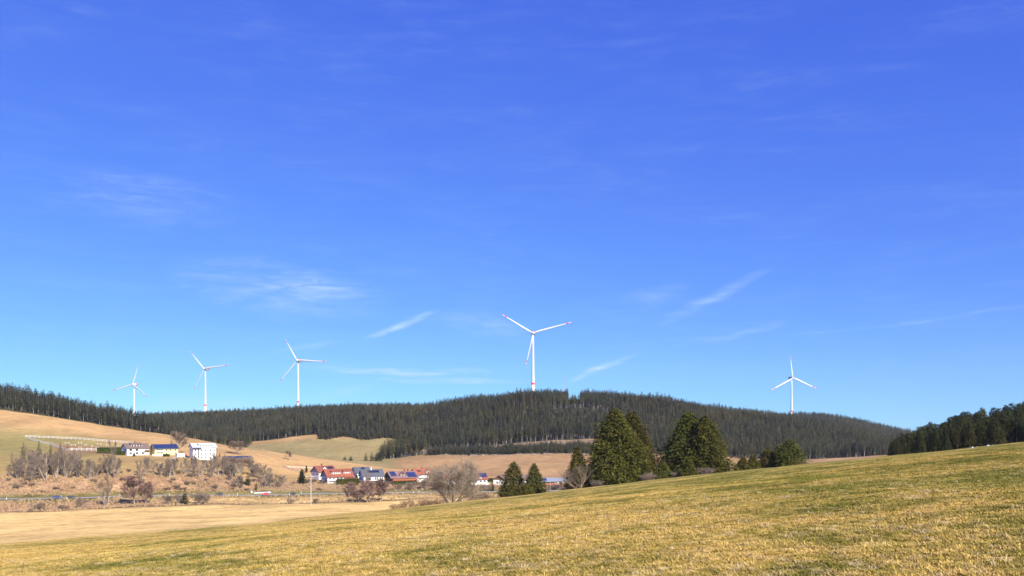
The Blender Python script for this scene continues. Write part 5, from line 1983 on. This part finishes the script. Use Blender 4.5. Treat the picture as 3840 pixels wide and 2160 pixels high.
# snow left along the brow in the shade of the right wood
M['snow'] = simple('snow', (.62, .66, .74), .6, .3, .05, .2)
mb = MB()
rnd = random.Random(9)
N_ = 40
rows = []
for i in range(N_ + 1):
    px = 3600 + 165 * i / N_
    wv = math.sin(math.pi * i / N_) ** .6
    yc = 128 + 3 * math.sin(i * .4)
    y0_, y1_ = yc - 17 * wv * (.8 + .3 * math.sin(i * 1.3)), yc + 30 * wv * (.9 + .2 * math.sin(i * .9 + 1))
    row = []
    for k in range(6):
        yy = y0_ + (y1_ - y0_) * k / 5
        g = G(px, yy)
        row.append((g.x, g.y, g.z + (.09 if 0 < k < 5 else -.03) * (.3 + .7 * wv)))
    rows.append(row)
for a, b in zip(rows, rows[1:]):
    for k in range(5):
        mb.face((a[k], b[k], b[k + 1], a[k + 1]))
tag(mb.build('snow_patch', M['snow'], None, True), 'thin leftover snow patch along the brow before the right wood', 'snow')

# cut brush lying along the foot of the wooded hill
M['cut_wood'] = simple('cut_wood', (.40, .33, .26), .9, .1, .25, .3)
mb = MB()
for i in range(900):
    px = RND.uniform(1640, 2290)
    y = lineY(16, px) + RND.choice((RND.uniform(-3, 4), RND.uniform(40, lineY(17, px) - lineY(16, px))))
    g = G(px, y)
    d = Vector((RND.uniform(-1, 1), RND.uniform(-1, 1), RND.uniform(-.1, .4))).normalized()
    mb.tube(g, g + d * RND.uniform(.8, 3.2) + Vector((0, 0, .3)), RND.uniform(.08, .2), .06, 3)
o = mb.build('brushwood', M['cut_wood'])
tag(o, 'pale cut brushwood scattered over the felled strip at the hill foot', 'brushwood', kind='stuff')

# tufts of dead grass and weeds over the rough bank
M['weed'] = simple('weed', (.46, .325, .175), .9, .1, .35, .05)
tufts = []
for i in range(3):
    rnd = random.Random(60 + i)
    mb = MB()
    for k in range(40):
        a = rnd.uniform(0, 6.28)
        b = Vector((math.cos(a), math.sin(a), 0)) * rnd.uniform(0, .5)
        t = b * rnd.uniform(1.2, 2.2) + Vector((rnd.uniform(-.2, .2), rnd.uniform(-.2, .2), rnd.uniform(.4, .95)))
        s = Vector((-math.sin(a), math.cos(a), 0)) * .06
        mb.face((b - s, b + s, t))
    tufts.append(mb.mesh('weed_tuft', M['weed']))
pts = []
for i in range(5200):
    px = RND.uniform(-150, 1950)
    if RND.random() < .62:
        y = RND.uniform(lineY(12, px) + 3, lineY(13, px) + 10)
    else:
        y = RND.uniform(lineY(9, px), lineY(10, px) - 2)
    pts.append(((px - 1920) / F * y, y))
pa = np.array(pts)
n = len(pa)
rots = np.zeros((n, 3))
rots[:, 2] = rng.uniform(0, 6.28, n)
tag(scatter('dry_weeds', np.stack([pa[:, 0], pa[:, 1], Tv(pa[:, 0], pa[:, 1]) - .05], 1), rots, rng.uniform(.5, 1.7, (n, 1)) * np.ones((1, 3)), rng.integers(0, 3, n), tufts),
    'dead brown weeds and grass over the rough roadside bank', 'weeds', kind='stuff')

# ------------------------------------------------------------------ foreground grass
mt, nt, b = new_mat('grass_blade', .8, .12)
pos = position(nt)
c = grass_colour(nt, pos)
oi = nt.nodes.new('ShaderNodeObjectInfo')
c = mixc(nt, 1.0, c, mapr(nt, oi.outputs['Random'], 0, 1, .84, 1.28), 'MULTIPLY')
lk(nt, c, b.inputs['Base Color'])
M['grass_blade'] = mt
blades = []
for i in range(6):
    rnd = random.Random(80 + i)
    mb = MB()
    for k in range(26):
        a = rnd.uniform(0, 6.28)
        b0 = Vector((rnd.uniform(-.09, .09), rnd.uniform(-.09, .09), -.01))
        ln = rnd.uniform(.045, .12)
        d = Vector((math.cos(a), math.sin(a), rnd.uniform(.25, 1.6))).normalized()
        s = Vector((-math.sin(a), math.cos(a), 0)) * rnd.uniform(.004, .008)
        m1 = b0 + d * ln * .55
        t = b0 + d * ln + Vector((d.x, d.y, 0)) * ln * .25 - Vector((0, 0, ln * .2))
        mb.face((b0 - s, b0 + s, m1 + s * .7, m1 - s * .7))
        mb.face((m1 - s * .7, m1 + s * .7, t))
    blades.append(mb.mesh('grass_tuft', M['grass_blade']))
mt, nt, b = new_mat('dead_blade', .85, .1)
oi = nt.nodes.new('ShaderNodeObjectInfo')
lk(nt, mixc(nt, oi.outputs['Random'], (.36, .26, .11), (.55, .42, .22)), b.inputs['Base Color'])
for i in range(2):
    rnd = random.Random(95 + i)
    mb = MB()
    for k in range(30):
        a = rnd.uniform(0, 6.28)
        b0 = Vector((rnd.uniform(-.10, .10), rnd.uniform(-.10, .10), -.01))
        ln = rnd.uniform(.08, .22)
        d = Vector((math.cos(a), math.sin(a), rnd.uniform(.1, 1.1))).normalized()
        sv = Vector((-math.sin(a), math.cos(a), 0)) * rnd.uniform(.004, .008)
        m1 = b0 + d * ln * .55
        t = b0 + d * ln + Vector((d.x, d.y, 0)) * ln * .3 - Vector((0, 0, ln * .3))
        mb.face((b0 - sv, b0 + sv, m1 + sv * .7, m1 - sv * .7))
        mb.face((m1 - sv * .7, m1 + sv * .7, t))
    blades.append(mb.mesh('dead_tuft', mt))
gx, gy, gs = [], [], []
for (y0, y1, dens, sz) in ((6.1, 14, 110, .9), (14, 28, 60, 1.0), (28, 60, 22, 1.3), (60, 110, 6, 1.7)):
    hwid = .66
    area = hwid * (y1 * y1 - y0 * y0)
    n = int(area * dens)
    yy = np.sqrt(rng.uniform(y0 * y0, y1 * y1, n))
    xx = rng.uniform(-hwid, hwid, n) * yy
    gx.append(xx); gy.append(yy); gs.append(sz * rng.uniform(.6, 1.3, n))
gx, gy, gs = np.concatenate(gx), np.concatenate(gy), np.concatenate(gs)
k_ = rng.random(len(gy)) > np.maximum(np.clip((gy - 38) / 70, 0, 1), np.clip(b_fore(1920 + F * gx / gy, gy, gx) * 1.5, 0, 1))
gx, gy, gs = gx[k_], gy[k_], gs[k_]
n = len(gx)
rots = np.zeros((n, 3))
rots[:, 2] = rng.uniform(0, 6.28, n)
scl = np.stack([gs, gs, np.minimum(gs, 1.1) * rng.uniform(.5, 1.0, n)], 1)
tag(scatter('grass', np.stack([gx, gy, Tv(gx, gy)], 1), rots, scl, np.where(rng.random(n) < (gy < 40) * .03 + (gy < 40) * .06 * (np.sin(gx * .9 + 2 * np.sin(gy * .35)) * np.sin(gy * .7) > .55), rng.integers(6, 8, n), rng.integers(0, 6, n)), blades),
    'short straw and olive grass of the sloping foreground meadow', 'grass', kind='stuff')

# ------------------------------------------------------------------ the air
mb = MB()
mb.box(-3400, 3400, -80, 3150, -90, 232)
mt = bpy.data.materials.new('air')
mt.use_nodes = True
nt = mt.node_tree
nt.nodes.remove(nt.nodes['Principled BSDF'])
pv = nt.nodes.new('ShaderNodeVolumePrincipled')
pv.inputs['Color'].default_value = (.80, .88, 1.0, 1)
pv.inputs['Density'].default_value = HAZE
pv.inputs['Anisotropy'].default_value = 0.0
lk(nt, pv.outputs[0], nt.nodes['Material Output'].inputs['Volume'])
tag(mb.build('haze', mt), 'thin pale haze in the valley air', 'haze', kind='stuff')
